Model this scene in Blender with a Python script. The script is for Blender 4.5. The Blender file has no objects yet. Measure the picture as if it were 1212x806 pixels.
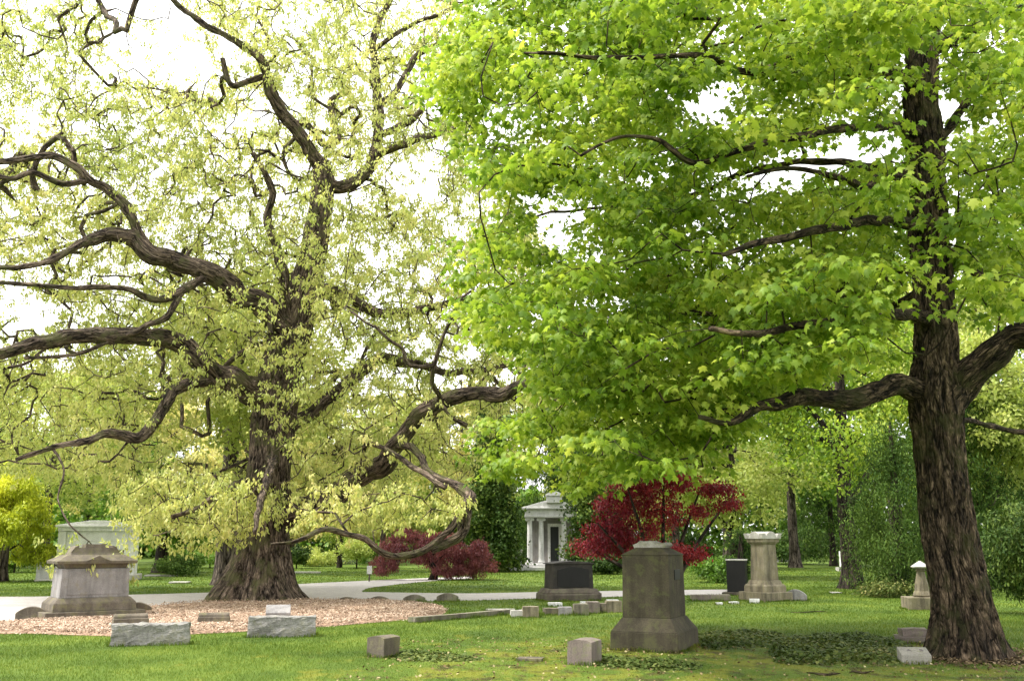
import bpy, bmesh, math, random
import numpy as np
from mathutils import Vector, noise
from math import radians as RD, sin, cos, pi, sqrt, atan2

SEED = 11
random.seed(SEED)
RNG = np.random.default_rng(SEED)
S = bpy.context.scene
COL = S.collection

# ------------------------------------------------------------------ camera, sky, sun, exposure
EYE = 1.6
PITCH = RD(11.37)
FPX = 1178.0
cam_d = bpy.data.cameras.new('camera')
cam = bpy.data.objects.new('camera', cam_d)
COL.objects.link(cam)
cam.location = (0, 0, EYE)
cam.rotation_euler = (pi / 2 + PITCH, 0, 0)
cam_d.sensor_width = 36
cam_d.lens = FPX / 1212 * 36
cam_d.clip_end = 2000
cam_d.clip_start = 0.1
cam_d.dof.use_dof = True
cam_d.dof.focus_distance = 17
cam_d.dof.aperture_fstop = 3.5
S.camera = cam

W = bpy.data.worlds.new('World')
S.world = W
W.use_nodes = True
nt = W.node_tree
nt.nodes.clear()
SUN_EL, SUN_ROT = RD(58), RD(-95)      # sun behind thin cloud, high on the left
sky = nt.nodes.new('ShaderNodeTexSky')
sky.sky_type = 'NISHITA'
sky.sun_disc = False
sky.sun_elevation = SUN_EL
sky.sun_rotation = SUN_ROT
sky.air_density = 1.0
sky.dust_density = 4.0
hs = nt.nodes.new('ShaderNodeHueSaturation')
hs.inputs['Saturation'].default_value = 0.10
hs.inputs['Value'].default_value = 1.0
mixw = nt.nodes.new('ShaderNodeMixRGB')
mixw.inputs['Fac'].default_value = 0.6
mixw.inputs['Color2'].default_value = (8.5, 8.5, 8.3, 1)     # thin white cloud over the whole sky
bg = nt.nodes.new('ShaderNodeBackground')
bg.inputs['Strength'].default_value = 0.15
wo = nt.nodes.new('ShaderNodeOutputWorld')
nt.links.new(sky.outputs[0], hs.inputs['Color'])
nt.links.new(hs.outputs[0], mixw.inputs['Color1'])
nt.links.new(mixw.outputs[0], bg.inputs['Color'])
nt.links.new(bg.outputs[0], wo.inputs['Surface'])

sun_d = bpy.data.lights.new('sun', 'SUN')
sun_d.energy = 2.4
sun_d.angle = RD(10)
sun_d.color = (1.0, 0.95, 0.87)
sun = bpy.data.objects.new('sun', sun_d)
COL.objects.link(sun)
sdir = Vector((sin(SUN_ROT) * cos(SUN_EL), cos(SUN_ROT) * cos(SUN_EL), sin(SUN_EL)))
sun.rotation_euler = sdir.to_track_quat('Z', 'Y').to_euler()

S.view_settings.view_transform = 'Standard'
S.view_settings.look = 'None'
S.view_settings.gamma = 1
S.view_settings.exposure = 1.42
S.render.engine = 'CYCLES'
S.cycles.max_bounces = 7
S.cycles.diffuse_bounces = 4
S.cycles.transmission_bounces = 5
S.cycles.glossy_bounces = 2
S.cycles.caustics_reflective = False
S.cycles.caustics_refractive = False
S.cycles.use_adaptive_sampling = True
S.cycles.adaptive_threshold = 0.02

# ------------------------------------------------------------------ picture to place
CP, SP = cos(PITCH), sin(PITCH)

def ray(px, py):
    x = (px - 606) / FPX
    y = (403 - py) / FPX
    return np.array([x, CP - y * SP, SP + y * CP])

def P(px, py, Y):
    d = ray(px, py)
    t = Y / d[1]
    return np.array([d[0] * t, Y, EYE + d[2] * t])

def G(px, py, z=0.0):
    d = ray(px, py)
    t = (z - EYE) / d[2]
    return np.array([d[0] * t, d[1] * t, z])

def proj(p):
    """world points (N,3) to picture coordinates"""
    x = p[:, 0]; y = p[:, 1]; z = p[:, 2] - EYE
    f = y * CP + z * SP
    u = -y * SP + z * CP
    f = np.where(f < .1, .1, f)
    return np.stack([606 + FPX * x / f, 403 - FPX * u / f], 1)

def W1(px, Y):
    """width in metres of px pixels at distance Y"""
    return px * Y / FPX

def inpoly(pts, poly):
    poly = np.asarray(poly, float)
    x, y = pts[:, 0], pts[:, 1]
    inside = np.zeros(len(pts), bool)
    n = len(poly)
    j = n - 1
    for i in range(n):
        xi, yi = poly[i]; xj, yj = poly[j]
        if yi != yj:
            c = ((yi > y) != (yj > y)) & (x < (xj - xi) * (y - yi) / (yj - yi) + xi)
            inside ^= c
        j = i
    return inside

# ------------------------------------------------------------------ object helpers
def tag(o, label=None, cat=None, group=None, kind=None):
    if label: o['label'] = label
    if cat: o['category'] = cat
    if group: o['group'] = group
    if kind: o['kind'] = kind
    return o

def empty(name, loc, rz=0, label=None, cat=None, group=None):
    o = bpy.data.objects.new(name, None)
    o.empty_display_size = .3
    COL.objects.link(o)
    o.location = [float(v) for v in loc]
    o.rotation_euler = (0, 0, rz)
    return tag(o, label, cat, group)

def link(name, me, mat, parent=None, world=False):
    o = bpy.data.objects.new(name, me)
    COL.objects.link(o)
    if mat: me.materials.append(mat)
    if parent:
        o.parent = parent
        if world:          # mesh is in world coordinates, parent only moved
            o.location = -parent.location
    return o

def np_mesh(name, verts, faces, smooth=False, attrs=None):
    """faces: list of (M,k) int arrays"""
    me = bpy.data.meshes.new(name)
    verts = np.ascontiguousarray(verts, np.float32)
    me.vertices.add(len(verts))
    me.vertices.foreach_set('co', verts.ravel())
    loops = np.concatenate([f.ravel() for f in faces]).astype(np.int32)
    tot = np.concatenate([np.full(len(f), f.shape[1], np.int32) for f in faces])
    start = np.concatenate([[0], np.cumsum(tot)[:-1]]).astype(np.int32)
    me.loops.add(len(loops))
    me.loops.foreach_set('vertex_index', loops)
    me.polygons.add(len(tot))
    me.polygons.foreach_set('loop_start', start)
    me.polygons.foreach_set('loop_total', tot)
    if smooth:
        me.polygons.foreach_set('use_smooth', np.ones(len(tot), bool))
    if attrs:
        for k, v in attrs.items():
            a = me.attributes.new(k, 'FLOAT_VECTOR', 'POINT')
            a.data.foreach_set('vector', np.ascontiguousarray(v, np.float32).ravel())
    me.update(calc_edges=True)
    return me

# ------------------------------------------------------------------ materials
def newmat(name):
    m = bpy.data.materials.new(name)
    m.use_nodes = True
    m.node_tree.nodes.clear()
    return m, m.node_tree

def N(t, kind, **kw):
    n = t.nodes.new(kind)
    for k, v in kw.items():
        if k in n.inputs.keys() if hasattr(n.inputs, 'keys') else False:
            n.inputs[k].default_value = v
        else:
            setattr(n, k, v)
    return n

def c4(c):
    return (c[0], c[1], c[2], 1)

def ramp(t, fac, stops):
    r = t.nodes.new('ShaderNodeValToRGB')
    e = r.color_ramp.elements
    while len(e) > 1: e.remove(e[-1])
    e[0].position = stops[0][0]; e[0].color = c4(stops[0][1])
    for p, c in stops[1:]:
        q = e.new(p); q.color = c4(c)
    t.links.new(fac, r.inputs['Fac'])
    return r.outputs['Color']

def noise_tex(t, vec, scale, detail=3, rough=.55, mapscale=None):
    if mapscale:
        mp = t.nodes.new('ShaderNodeMapping')
        mp.inputs['Scale'].default_value = mapscale
        t.links.new(vec, mp.inputs['Vector'])
        vec = mp.outputs[0]
    n = t.nodes.new('ShaderNodeTexNoise')
    n.inputs['Scale'].default_value = scale
    n.inputs['Detail'].default_value = detail
    n.inputs['Roughness'].default_value = rough
    t.links.new(vec, n.inputs['Vector'])
    return n.outputs['Fac']

def mix(t, fac, a, b, typ='MIX'):
    m = t.nodes.new('ShaderNodeMixRGB')
    m.blend_type = typ
    for s, v in (('Fac', fac), ('Color1', a), ('Color2', b)):
        if isinstance(v, (int, float)): m.inputs[s].default_value = v
        elif isinstance(v, tuple): m.inputs[s].default_value = c4(v)
        else: t.links.new(v, m.inputs[s])
    return m.outputs[0]

def leaf_mat(name, stops, trans=.42, rough=.5, spot=None, noise_scale=.5, tsat=1.0, spec=.3):
    """leaves: every leaf has its own tint, clumps drift in tint as well"""
    m, t = newmat(name)
    geo = t.nodes.new('ShaderNodeNewGeometry')
    n = noise_tex(t, geo.outputs['Position'], noise_scale, 2)
    mm = t.nodes.new('ShaderNodeMath'); mm.operation = 'MULTIPLY_ADD'
    mm.inputs[1].default_value = .5
    t.links.new(geo.outputs['Random Per Island'], mm.inputs[0])
    a2 = t.nodes.new('ShaderNodeMath'); a2.operation = 'MULTIPLY_ADD'
    a2.inputs[1].default_value = 1.3; a2.inputs[2].default_value = -.4
    t.links.new(n, a2.inputs[0])
    t.links.new(a2.outputs[0], mm.inputs[2])
    col = ramp(t, mm.outputs[0], stops)
    pb = t.nodes.new('ShaderNodeBsdfPrincipled')
    pb.inputs['Roughness'].default_value = rough
    pb.inputs['Specular IOR Level'].default_value = spec
    t.links.new(col, pb.inputs['Base Color'])
    tr = t.nodes.new('ShaderNodeBsdfTranslucent')
    g = t.nodes.new('ShaderNodeMixRGB'); g.blend_type = 'MULTIPLY'; g.inputs['Fac'].default_value = .7
    g.inputs['Color2'].default_value = (1.2 * tsat, 1.15, .7, 1)
    t.links.new(col, g.inputs['Color1'])
    t.links.new(g.outputs[0], tr.inputs['Color'])
    mx = t.nodes.new('ShaderNodeMixShader'); mx.inputs[0].default_value = trans
    t.links.new(pb.outputs[0], mx.inputs[1]); t.links.new(tr.outputs[0], mx.inputs[2])
    o = t.nodes.new('ShaderNodeOutputMaterial')
    t.links.new(mx.outputs[0], o.inputs['Surface'])
    return m

def bark_mat(name, dark, mid, light, moss=None, freq=26, bump=1.0, stretch=.16):
    m, t = newmat(name)
    at = t.nodes.new('ShaderNodeAttribute'); at.attribute_name = 'bk'
    geo = t.nodes.new('ShaderNodeNewGeometry')
    v = at.outputs['Vector']
    mp = t.nodes.new('ShaderNodeMapping'); mp.inputs['Scale'].default_value = (1, 1, stretch)
    t.links.new(v, mp.inputs['Vector'])
    wn = t.nodes.new('ShaderNodeTexNoise'); wn.inputs['Scale'].default_value = freq * .35
    t.links.new(mp.outputs[0], wn.inputs['Vector'])
    wa = t.nodes.new('ShaderNodeVectorMath'); wa.operation = 'MULTIPLY_ADD'
    wa.inputs[1].default_value = (.24, .24, .24)
    t.links.new(wn.outputs['Color'], wa.inputs[0]); t.links.new(mp.outputs[0], wa.inputs[2])
    def plates(scale, top):
        vo = t.nodes.new('ShaderNodeTexVoronoi'); vo.feature = 'DISTANCE_TO_EDGE'
        vo.inputs['Scale'].default_value = scale
        t.links.new(wa.outputs[0], vo.inputs['Vector'])
        mr = t.nodes.new('ShaderNodeMapRange')
        mr.inputs['From Max'].default_value = top
        t.links.new(vo.outputs['Distance'], mr.inputs['Value'])
        return mr.outputs[0]
    fn = noise_tex(t, v, freq * 2.5, 6, .75, (1, 1, .3))
    fn2 = noise_tex(t, v, freq * .5, 5, .7, (1, 1, .22))
    pn = noise_tex(t, v, 1.7, 5, .65)
    def madd(a_, k, c_):
        n_ = t.nodes.new('ShaderNodeMath'); n_.operation = 'MULTIPLY_ADD'; n_.inputs[1].default_value = k
        t.links.new(a_, n_.inputs[0])
        if isinstance(c_, float): n_.inputs[2].default_value = c_
        else: t.links.new(c_, n_.inputs[2])
        return n_
    h2 = madd(plates(freq * .62, .3), .22, madd(plates(freq * 1.5, .35), .18, madd(fn, .85, madd(fn2, 1.0, -.62).outputs[0]).outputs[0]).outputs[0])
    col = ramp(t, h2.outputs[0], [(.28, dark), (.55, mid), (.85, light)])
    cr_ = madd(fn2, .62, madd(plates(freq * .42, .17), .46, madd(plates(freq * .85, .25), .2, -.12).outputs[0]).outputs[0])
    cv = ramp(t, cr_.outputs[0], [(.28, (.16, .15, .14)), (.55, (.95, .95, .95)), (.85, (1.35, 1.33, 1.3))])  # furrow shade put into the colour: crevices darkened, plate faces lightened
    col = mix(t, 1.0, col, cv, 'MULTIPLY')
    pm = ramp(t, pn, [(.35, (.62, .6, .58)), (.65, (1.15, 1.12, 1.1))])
    col = mix(t, 1.0, col, pm, 'MULTIPLY')
    if moss:
        mn = noise_tex(t, geo.outputs['Position'], 2.2, 5, .7)
        mk = ramp(t, mn, [(.5, (0, 0, 0)), (.62, (.8, .8, .8))])
        col = mix(t, mk, col, moss)
    pb = t.nodes.new('ShaderNodeBsdfPrincipled')
    pb.inputs['Roughness'].default_value = .9
    pb.inputs['Specular IOR Level'].default_value = .15
    t.links.new(col, pb.inputs['Base Color'])
    bp = t.nodes.new('ShaderNodeBump'); bp.inputs['Distance'].default_value = .03 * bump
    bp.inputs['Strength'].default_value = 1
    t.links.new(madd(h2.outputs[0], .5, cr_.outputs[0]).outputs[0], bp.inputs['Height']); t.links.new(bp.outputs[0], pb.inputs['Normal'])
    o = t.nodes.new('ShaderNodeOutputMaterial')
    t.links.new(pb.outputs[0], o.inputs['Surface'])
    return m

def stone_mat(name, base, dark, lichen=None, grain=60, streak=.5, rough=.85, bump=.004, lich_amt=.6, spec=.25, lich_th=.55):
    m, t = newmat(name)
    tc = t.nodes.new('ShaderNodeTexCoord')
    v = tc.outputs['Object']
    g = noise_tex(t, v, grain, 3, .7)
    big = noise_tex(t, v, 2.3, 5, .65)
    st = noise_tex(t, v, 7, 4, .6, (1, 1, .12))
    col = ramp(t, big, [(.3, dark), (.68, base)])
    stk = ramp(t, st, [(.38, (1 - streak,) * 3), (.62, (1, 1, 1))])
    col = mix(t, 1.0, col, stk, 'MULTIPLY')
    gr = ramp(t, g, [(.3, (.72, .72, .72)), (.7, (1.22, 1.22, 1.22))])
    col = mix(t, 1.0, col, gr, 'MULTIPLY')
    if lichen:
        ln = noise_tex(t, v, 5, 6, .75)
        mk = ramp(t, ln, [(lich_th - .06, (0, 0, 0)), (lich_th + .06, (lich_amt,) * 3)])
        col = mix(t, mk, col, lichen)
    pb = t.nodes.new('ShaderNodeBsdfPrincipled')
    pb.inputs['Roughness'].default_value = rough
    pb.inputs['Specular IOR Level'].default_value = spec
    t.links.new(col, pb.inputs['Base Color'])
    bp = t.nodes.new('ShaderNodeBump'); bp.inputs['Distance'].default_value = bump
    t.links.new(g, bp.inputs['Height']); t.links.new(bp.outputs[0], pb.inputs['Normal'])
    o = t.nodes.new('ShaderNodeOutputMaterial')
    t.links.new(pb.outputs[0], o.inputs['Surface'])
    return m

def plain_mat(name, c, rough=.8, var=.15, scale=20):
    m, t = newmat(name)
    tc = t.nodes.new('ShaderNodeTexCoord')
    n = noise_tex(t, tc.outputs['Object'], scale, 4)
    col = ramp(t, n, [(.3, tuple(x * (1 - var) for x in c)), (.7, tuple(x * (1 + var) for x in c))])
    pb = t.nodes.new('ShaderNodeBsdfPrincipled')
    pb.inputs['Roughness'].default_value = rough
    pb.inputs['Specular IOR Level'].default_value = .25
    t.links.new(col, pb.inputs['Base Color'])
    o = t.nodes.new('ShaderNodeOutputMaterial')
    t.links.new(pb.outputs[0], o.inputs['Surface'])
    return m

def island_mat(name, stops, rough=.9, scale=1.5):
    m, t = newmat(name)
    geo = t.nodes.new('ShaderNodeNewGeometry')
    col = ramp(t, geo.outputs['Random Per Island'], stops)
    n = noise_tex(t, geo.outputs['Position'], scale, 3)
    v = ramp(t, n, [(.3, (.75, .75, .75)), (.7, (1.2, 1.2, 1.2))])
    col = mix(t, 1., col, v, 'MULTIPLY')
    pb = t.nodes.new('ShaderNodeBsdfPrincipled')
    pb.inputs['Roughness'].default_value = rough
    pb.inputs['Specular IOR Level'].default_value = .1
    t.links.new(col, pb.inputs['Base Color'])
    o = t.nodes.new('ShaderNodeOutputMaterial')
    t.links.new(pb.outputs[0], o.inputs['Surface'])
    return m

MAPLE_BASE = G(1143, 778)
OAK_BASE = G(305, 710)

def turf_color(t, blade):
    """lawn colours: rich green, yellow moss and bare brown soil in the worn ground near the right hand tree"""
    geo = t.nodes.new('ShaderNodeNewGeometry')
    pos = geo.outputs['Position']
    big = noise_tex(t, pos, .6, 5, .62, (1, .8, 0))
    mid = noise_tex(t, pos, 1.5, 5, .68, (1, .7, 0))
    dv = t.nodes.new('ShaderNodeVectorMath'); dv.operation = 'DISTANCE'
    dv.inputs[1].default_value = (2.6, 13.0, 0)
    t.links.new(pos, dv.inputs[0])
    worn = t.nodes.new('ShaderNodeMapRange')
    worn.inputs['From Min'].default_value = 3.2; worn.inputs['From Max'].default_value = 7.2
    worn.inputs['To Min'].default_value = .085; worn.inputs['To Max'].default_value = -.08
    t.links.new(dv.outputs['Value'], worn.inputs['Value'])
    green = ramp(t, big, [(.32, (.064, .112, .017)), (.5, (.105, .165, .024)), (.7, (.17, .232, .038))])
    if blade:
        rn = ramp(t, geo.outputs['Random Per Island'], [(0, (.65, .75, .6)), (.8, (1.15, 1.1, 1.)), (1, (1.9, 1.35, 1.5))])
        green = mix(t, 1., green, rn, 'MULTIPLY')
    a = t.nodes.new('ShaderNodeMath'); a.operation = 'ADD'
    t.links.new(mid, a.inputs[0]); t.links.new(worn.outputs[0], a.inputs[1])
    moss = ramp(t, a.outputs[0], [(.545, (0, 0, 0)), (.65, (.9, .9, .9))])
    col = mix(t, moss, green, (.20, .215, .032))
    m2 = noise_tex(t, pos, 2.6, 5, .7, (1, .7, 0))
    b = t.nodes.new('ShaderNodeMath'); b.operation = 'ADD'
    t.links.new(m2, b.inputs[0]); t.links.new(worn.outputs[0], b.inputs[1])
    bare = ramp(t, b.outputs[0], [(.6, (0, 0, 0)), (.70, (.75, .75, .75))])
    col = mix(t, bare, col, (.075, .06, .022) if blade else (.06, .042, .022))
    return col

def turf_mat(name, blade):
    m, t = newmat(name)
    col = turf_color(t, blade)
    if not blade:
        col = mix(t, 1., col, (.8, .8, .75), 'MULTIPLY')
    pb = t.nodes.new('ShaderNodeBsdfPrincipled')
    pb.inputs['Roughness'].default_value = .75
    pb.inputs['Specular IOR Level'].default_value = .12
    t.links.new(col, pb.inputs['Base Color'])
    o = t.nodes.new('ShaderNodeOutputMaterial')
    if blade:
        tr = t.nodes.new('ShaderNodeBsdfTranslucent')
        t.links.new(col, tr.inputs['Color'])
        mx = t.nodes.new('ShaderNodeMixShader'); mx.inputs[0].default_value = .35
        t.links.new(pb.outputs[0], mx.inputs[1]); t.links.new(tr.outputs[0], mx.inputs[2])
        t.links.new(mx.outputs[0], o.inputs['Surface'])
    else:
        geo = t.nodes.new('ShaderNodeNewGeometry')
        n = noise_tex(t, geo.outputs['Position'], 18, 5, .7)
        bp = t.nodes.new('ShaderNodeBump'); bp.inputs['Distance'].default_value = .03
        t.links.new(n, bp.inputs['Height']); t.links.new(bp.outputs[0], pb.inputs['Normal'])
        t.links.new(pb.outputs[0], o.inputs['Surface'])
    return m

M = {}
M['turf'] = turf_mat('turf', False)
M['blade'] = turf_mat('grass_blade', True)
M['oak_bark'] = bark_mat('oak_bark', (.03, .023, .018), (.13, .10, .078), (.29, .235, .19), moss=(.085, .085, .035), freq=22, bump=1.3)
M['maple_bark'] = bark_mat('maple_bark', (.014, .011, .008), (.09, .067, .046), (.27, .205, .145), moss=(.05, .05, .02), freq=24, bump=1.8, stretch=.2)
M['grey_bark'] = bark_mat('grey_bark', (.04, .033, .028), (.12, .10, .085), (.2, .17, .15), freq=16)
M['dark_bark'] = bark_mat('dark_bark', (.015, .012, .01), (.05, .04, .032), (.10, .08, .065), freq=16)
M['oak_leaf'] = leaf_mat('oak_leaf', [(.1, (.27, .34, .085)), (.4, (.42, .47, .14)), (.65, (.58, .60, .22)), (.95, (.77, .70, .34))], .48, spot=None, noise_scale=.35)
M['maple_leaf'] = leaf_mat('maple_leaf', [(.1, (.085, .165, .016)), (.4, (.20, .315, .032)), (.7, (.36, .46, .06)), (1, (.56, .61, .12))], .52, noise_scale=.8)
M['red_leaf'] = leaf_mat('red_leaf', [(.1, (.075, .007, .014)), (.5, (.23, .018, .034)), (.9, (.48, .065, .07))], .35, tsat=1.2)
M['purple_leaf'] = leaf_mat('purple_leaf', [(.1, (.06, .013, .02)), (.5, (.14, .036, .044)), (.9, (.27, .10, .09))], .3, tsat=1.2)
M['gold_leaf'] = leaf_mat('gold_leaf', [(.1, (.24, .31, .018)), (.5, (.50, .56, .045)), (.9, (.76, .76, .10))], .42)
M['ever_leaf'] = leaf_mat('ever_leaf', [(.1, (.018, .042, .008)), (.5, (.05, .095, .016)), (.9, (.17, .23, .045))], .15, rough=.6, spec=.15)
M['hem_leaf'] = leaf_mat('hem_leaf', [(.1, (.020, .045, .010)), (.5, (.048, .095, .018)), (.9, (.12, .185, .035))], .2, rough=.7, spec=.1)
M['spring_leaf'] = leaf_mat('spring_leaf', [(.1, (.24, .32, .07)), (.5, (.40, .47, .12)), (.9, (.58, .60, .22))], .45)
M['yellow_leaf'] = leaf_mat('yellow_leaf', [(.1, (.40, .40, .13)), (.5, (.56, .53, .20)), (.9, (.72, .66, .34))], .45)
M['green_leaf'] = leaf_mat('green_leaf', [(.1, (.07, .15, .02)), (.5, (.13, .25, .03)), (.9, (.24, .36, .05))], .4)
M['ivy_leaf'] = leaf_mat('ivy_leaf', [(.1, (.03, .055, .012)), (.5, (.07, .105, .022)), (.8, (.15, .175, .045)), (1, (.34, .29, .12))], .2, rough=.6, spec=.15)
M['mulch'] = plain_mat('mulch', (.30, .20, .14), .95, .5, 14)
M['chip'] = island_mat('wood_chip', [(0, (.16, .10, .065)), (.4, (.33, .235, .165)), (.8, (.45, .345, .26)), (1, (.62, .52, .42))])
M['road'] = stone_mat('road', (.47, .435, .42), (.36, .335, .325), grain=30, streak=.12, bump=.006)
M['kerb'] = stone_mat('kerb', (.25, .225, .18), (.14, .12, .09), lichen=(.14, .16, .06))

# ------------------------------------------------------------------ ground, road, mulch
def sheet(name, pts, z, mat, kind='structure'):
    me = bpy.data.meshes.new(name)
    bm = bmesh.new()
    vs = [bm.verts.new((float(p[0]), float(p[1]), z)) for p in pts]
    bm.faces.new(vs)
    bmesh.ops.triangulate(bm, faces=bm.faces[:])
    bmesh.ops.recalc_face_normals(bm, faces=bm.faces[:])
    for f in bm.faces:
        if f.normal.z < 0: f.normal_flip()
    bm.to_mesh(me); bm.free()
    o = link(name, me, mat)
    return tag(o, kind=kind)

tag(link('ground', np_mesh('ground', [(-600, -50, 0), (600, -50, 0), (600, 900, 0), (-600, 900, 0)], [np.array([[0, 1, 2, 3]])]), M['turf']), kind='structure')

def smooth_poly(pts, n=6, closed=True):
    pts = [np.asarray(p, float) for p in pts]
    out = []
    m = len(pts)
    rng = range(m) if closed else range(m - 1)
    for i in rng:
        if closed: p0, p1, p2, p3 = pts[i - 1], pts[i], pts[(i + 1) % m], pts[(i + 2) % m]
        else: p0, p1, p2, p3 = pts[max(i - 1, 0)], pts[i], pts[i + 1], pts[min(i + 2, m - 1)]
        for k in range(n):
            t = k / n
            out.append(.5 * ((2 * p1) + (-p0 + p2) * t + (2 * p0 - 5 * p1 + 4 * p2 - p3) * t * t + (-p0 + 3 * p1 - 3 * p2 + p3) * t ** 3))
    if not closed: out.append(pts[-1])
    return np.array(out)

def gp(l): return [G(x, y)[:2] for x, y in l]
def strip_edges(lo, hi, n=5):
    return smooth_poly(gp(lo), n, False), smooth_poly(gp(hi), n, False)
R_LO, R_HI = strip_edges([(-260, 738), (0, 737), (60, 733), (180, 722), (300, 716), (400, 713), (550, 710.5), (640, 708), (800, 704.5), (880, 702.5), (905, 700)],
                         [(-260, 706), (0, 706), (60, 705.5), (180, 703), (300, 700), (430, 700.5), (550, 702), (640, 700.5), (800, 698), (880, 697.5), (905, 698.5)])
B_LO, B_HI = strip_edges([(500, 703), (436, 701.5), (430, 698.5), (445, 694.5), (500, 688.5), (560, 684)], [(240, 703.5), (262, 699), (300, 695), (350, 691.3), (470, 685.5), (560, 682)])
ROAD = np.concatenate([R_LO, R_HI[::-1]])
BRANCH = np.concatenate([B_LO, B_HI[::-1]])
MULCH = smooth_poly(gp([(-140, 752), (20, 750), (90, 752), (160, 753), (260, 749), (330, 745), (430, 738), (500, 731), (528, 724), (500, 716), (420, 711), (330, 711), (240, 713), (130, 723), (20, 738), (-120, 742)]))
def strip(name, lo, hi, z, mat):
    n = len(lo)
    v = np.concatenate([np.c_[lo, np.full(n, z)], np.c_[hi, np.full(n, z)]])
    q = np.array([(i, i + 1, n + i + 1, n + i) for i in range(n - 1)])
    tag(link(name, np_mesh(name, v, [q]), mat), kind='structure')
strip('road', R_LO, R_HI, .004, M['road'])
strip('path', B_LO, B_HI, .008, M['road'])
# the mulch bed swells a little above the lawn
def mulch_bed():
    c = MULCH.mean(0)
    rings = [1, .97, .9, .75, .5, .25]
    hs_ = [.0, .03, .05, .06, .07, .07]
    vs = []
    for r, h in zip(rings, hs_):
        for p in MULCH:
            q = c + (p - c) * r
            vs.append((q[0], q[1], .006 + h + .015 * noise.noise(Vector((q[0] * .9, q[1] * .9, 0)))))
    vs.append((c[0], c[1], .076))
    n = len(MULCH)
    q = [(a * n + i, a * n + (i + 1) % n, (a + 1) * n + (i + 1) % n, (a + 1) * n + i) for a in range(len(rings) - 1) for i in range(n)]
    tr = [(5 * n + i, 5 * n + (i + 1) % n, len(vs) - 1) for i in range(n)]
    tag(link('mulch_bed', np_mesh('mulch_bed', np.array(vs), [np.array(q), np.array(tr)], True), M['mulch']), kind='structure')
mulch_bed()

# ------------------------------------------------------------------ leaf and blade scatter
def rotmats(n, rng, tilt=None, yaw=None, roll=None):
    yaw = rng.uniform(0, 2 * pi, n) if yaw is None else yaw
    tilt = rng.normal(0, .5, n) if tilt is None else tilt
    roll = rng.normal(0, .35, n) if roll is None else roll
    cy, sy = np.cos(yaw), np.sin(yaw); ct, st = np.cos(tilt), np.sin(tilt); cr, sr = np.cos(roll), np.sin(roll)
    z = np.zeros(n); o = np.ones(n)
    Rz = np.stack([cy, -sy, z, sy, cy, z, z, z, o], 1).reshape(n, 3, 3)
    Rx = np.stack([o, z, z, z, ct, -st, z, st, ct], 1).reshape(n, 3, 3)
    Ry = np.stack([cr, z, sr, z, o, z, -sr, z, cr], 1).reshape(n, 3, 3)
    return Rz @ Rx @ Ry

def scatter_mesh(name, tv, tf, pos, R, sc):
    tv = np.asarray(tv, float)
    n = len(pos); k = len(tv)
    if np.ndim(sc) == 1: sc = sc[:, None, None]
    v = (np.einsum('nij,kj->nki', R, tv) * sc + pos[:, None, :]).reshape(-1, 3)
    fs = []
    for f in tf:
        f = np.asarray(f)
        fs.append((f[None] + (np.arange(n) * k)[:, None, None]).reshape(-1, f.shape[1]))
    return np_mesh(name, v, fs)

# leaf shapes lie along +y from the stalk, normal +z
def maple_shape():
    o = [(0, 0), (.30, -.02), (.24, .16), (.56, .30), (.36, .42), (.42, .62), (.20, .58), (0, 1.0), (-.20, .58), (-.42, .62), (-.36, .42), (-.56, .30), (-.24, .16), (-.30, -.02)]
    v = [(x, y, -.45 * abs(x) ** 1.3 - .38 * y * y) for x, y in o]
    v.append((0, .33, 0.02))
    n = len(o)
    return v, [[(n, i, (i + 1) % n) for i in range(n)]]
def kite_shape(w=.32, droop=.35, fold=.12):
    return [(0, 0, 0), (w, .45, -fold - droop * .2), (0, 1, -droop), (-w, .45, -fold - droop * .2), (0, .5, -droop * .2)], [[(0, 1, 4), (4, 1, 2), (0, 4, 3), (3, 4, 2)]]
def quad_shape(w=.4, droop=.25):
    return [(0, 0, 0), (w, .5, -.1), (0, 1, -droop), (-w, .5, -.1)], [[(0, 1, 2), (0, 2, 3)]]
MAPLE_S, OAK_S, QUAD_S = maple_shape(), kite_shape(.26, .5), quad_shape()
NEEDLE_S = quad_shape(.16, .3)

# ------------------------------------------------------------------ tubes (limbs, trunks)
def catmull(pts, rad, step):
    pts = np.asarray(pts, float); rad = np.asarray(rad, float)
    op, orr = [], []
    m = len(pts)
    for i in range(m - 1):
        p0, p1, p2, p3 = pts[max(i - 1, 0)], pts[i], pts[i + 1], pts[min(i + 2, m - 1)]
        L = np.linalg.norm(p2 - p1)
        k = max(1, int(round(L / step)))
        for j in range(k):
            t = j / k
            op.append(.5 * ((2 * p1) + (-p0 + p2) * t + (2 * p0 - 5 * p1 + 4 * p2 - p3) * t * t + (-p0 + 3 * p1 - 3 * p2 + p3) * t ** 3))
            orr.append(rad[i] + (rad[i + 1] - rad[i]) * t)
    op.append(pts[-1]); orr.append(rad[-1])
    return np.array(op), np.array(orr)

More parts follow.
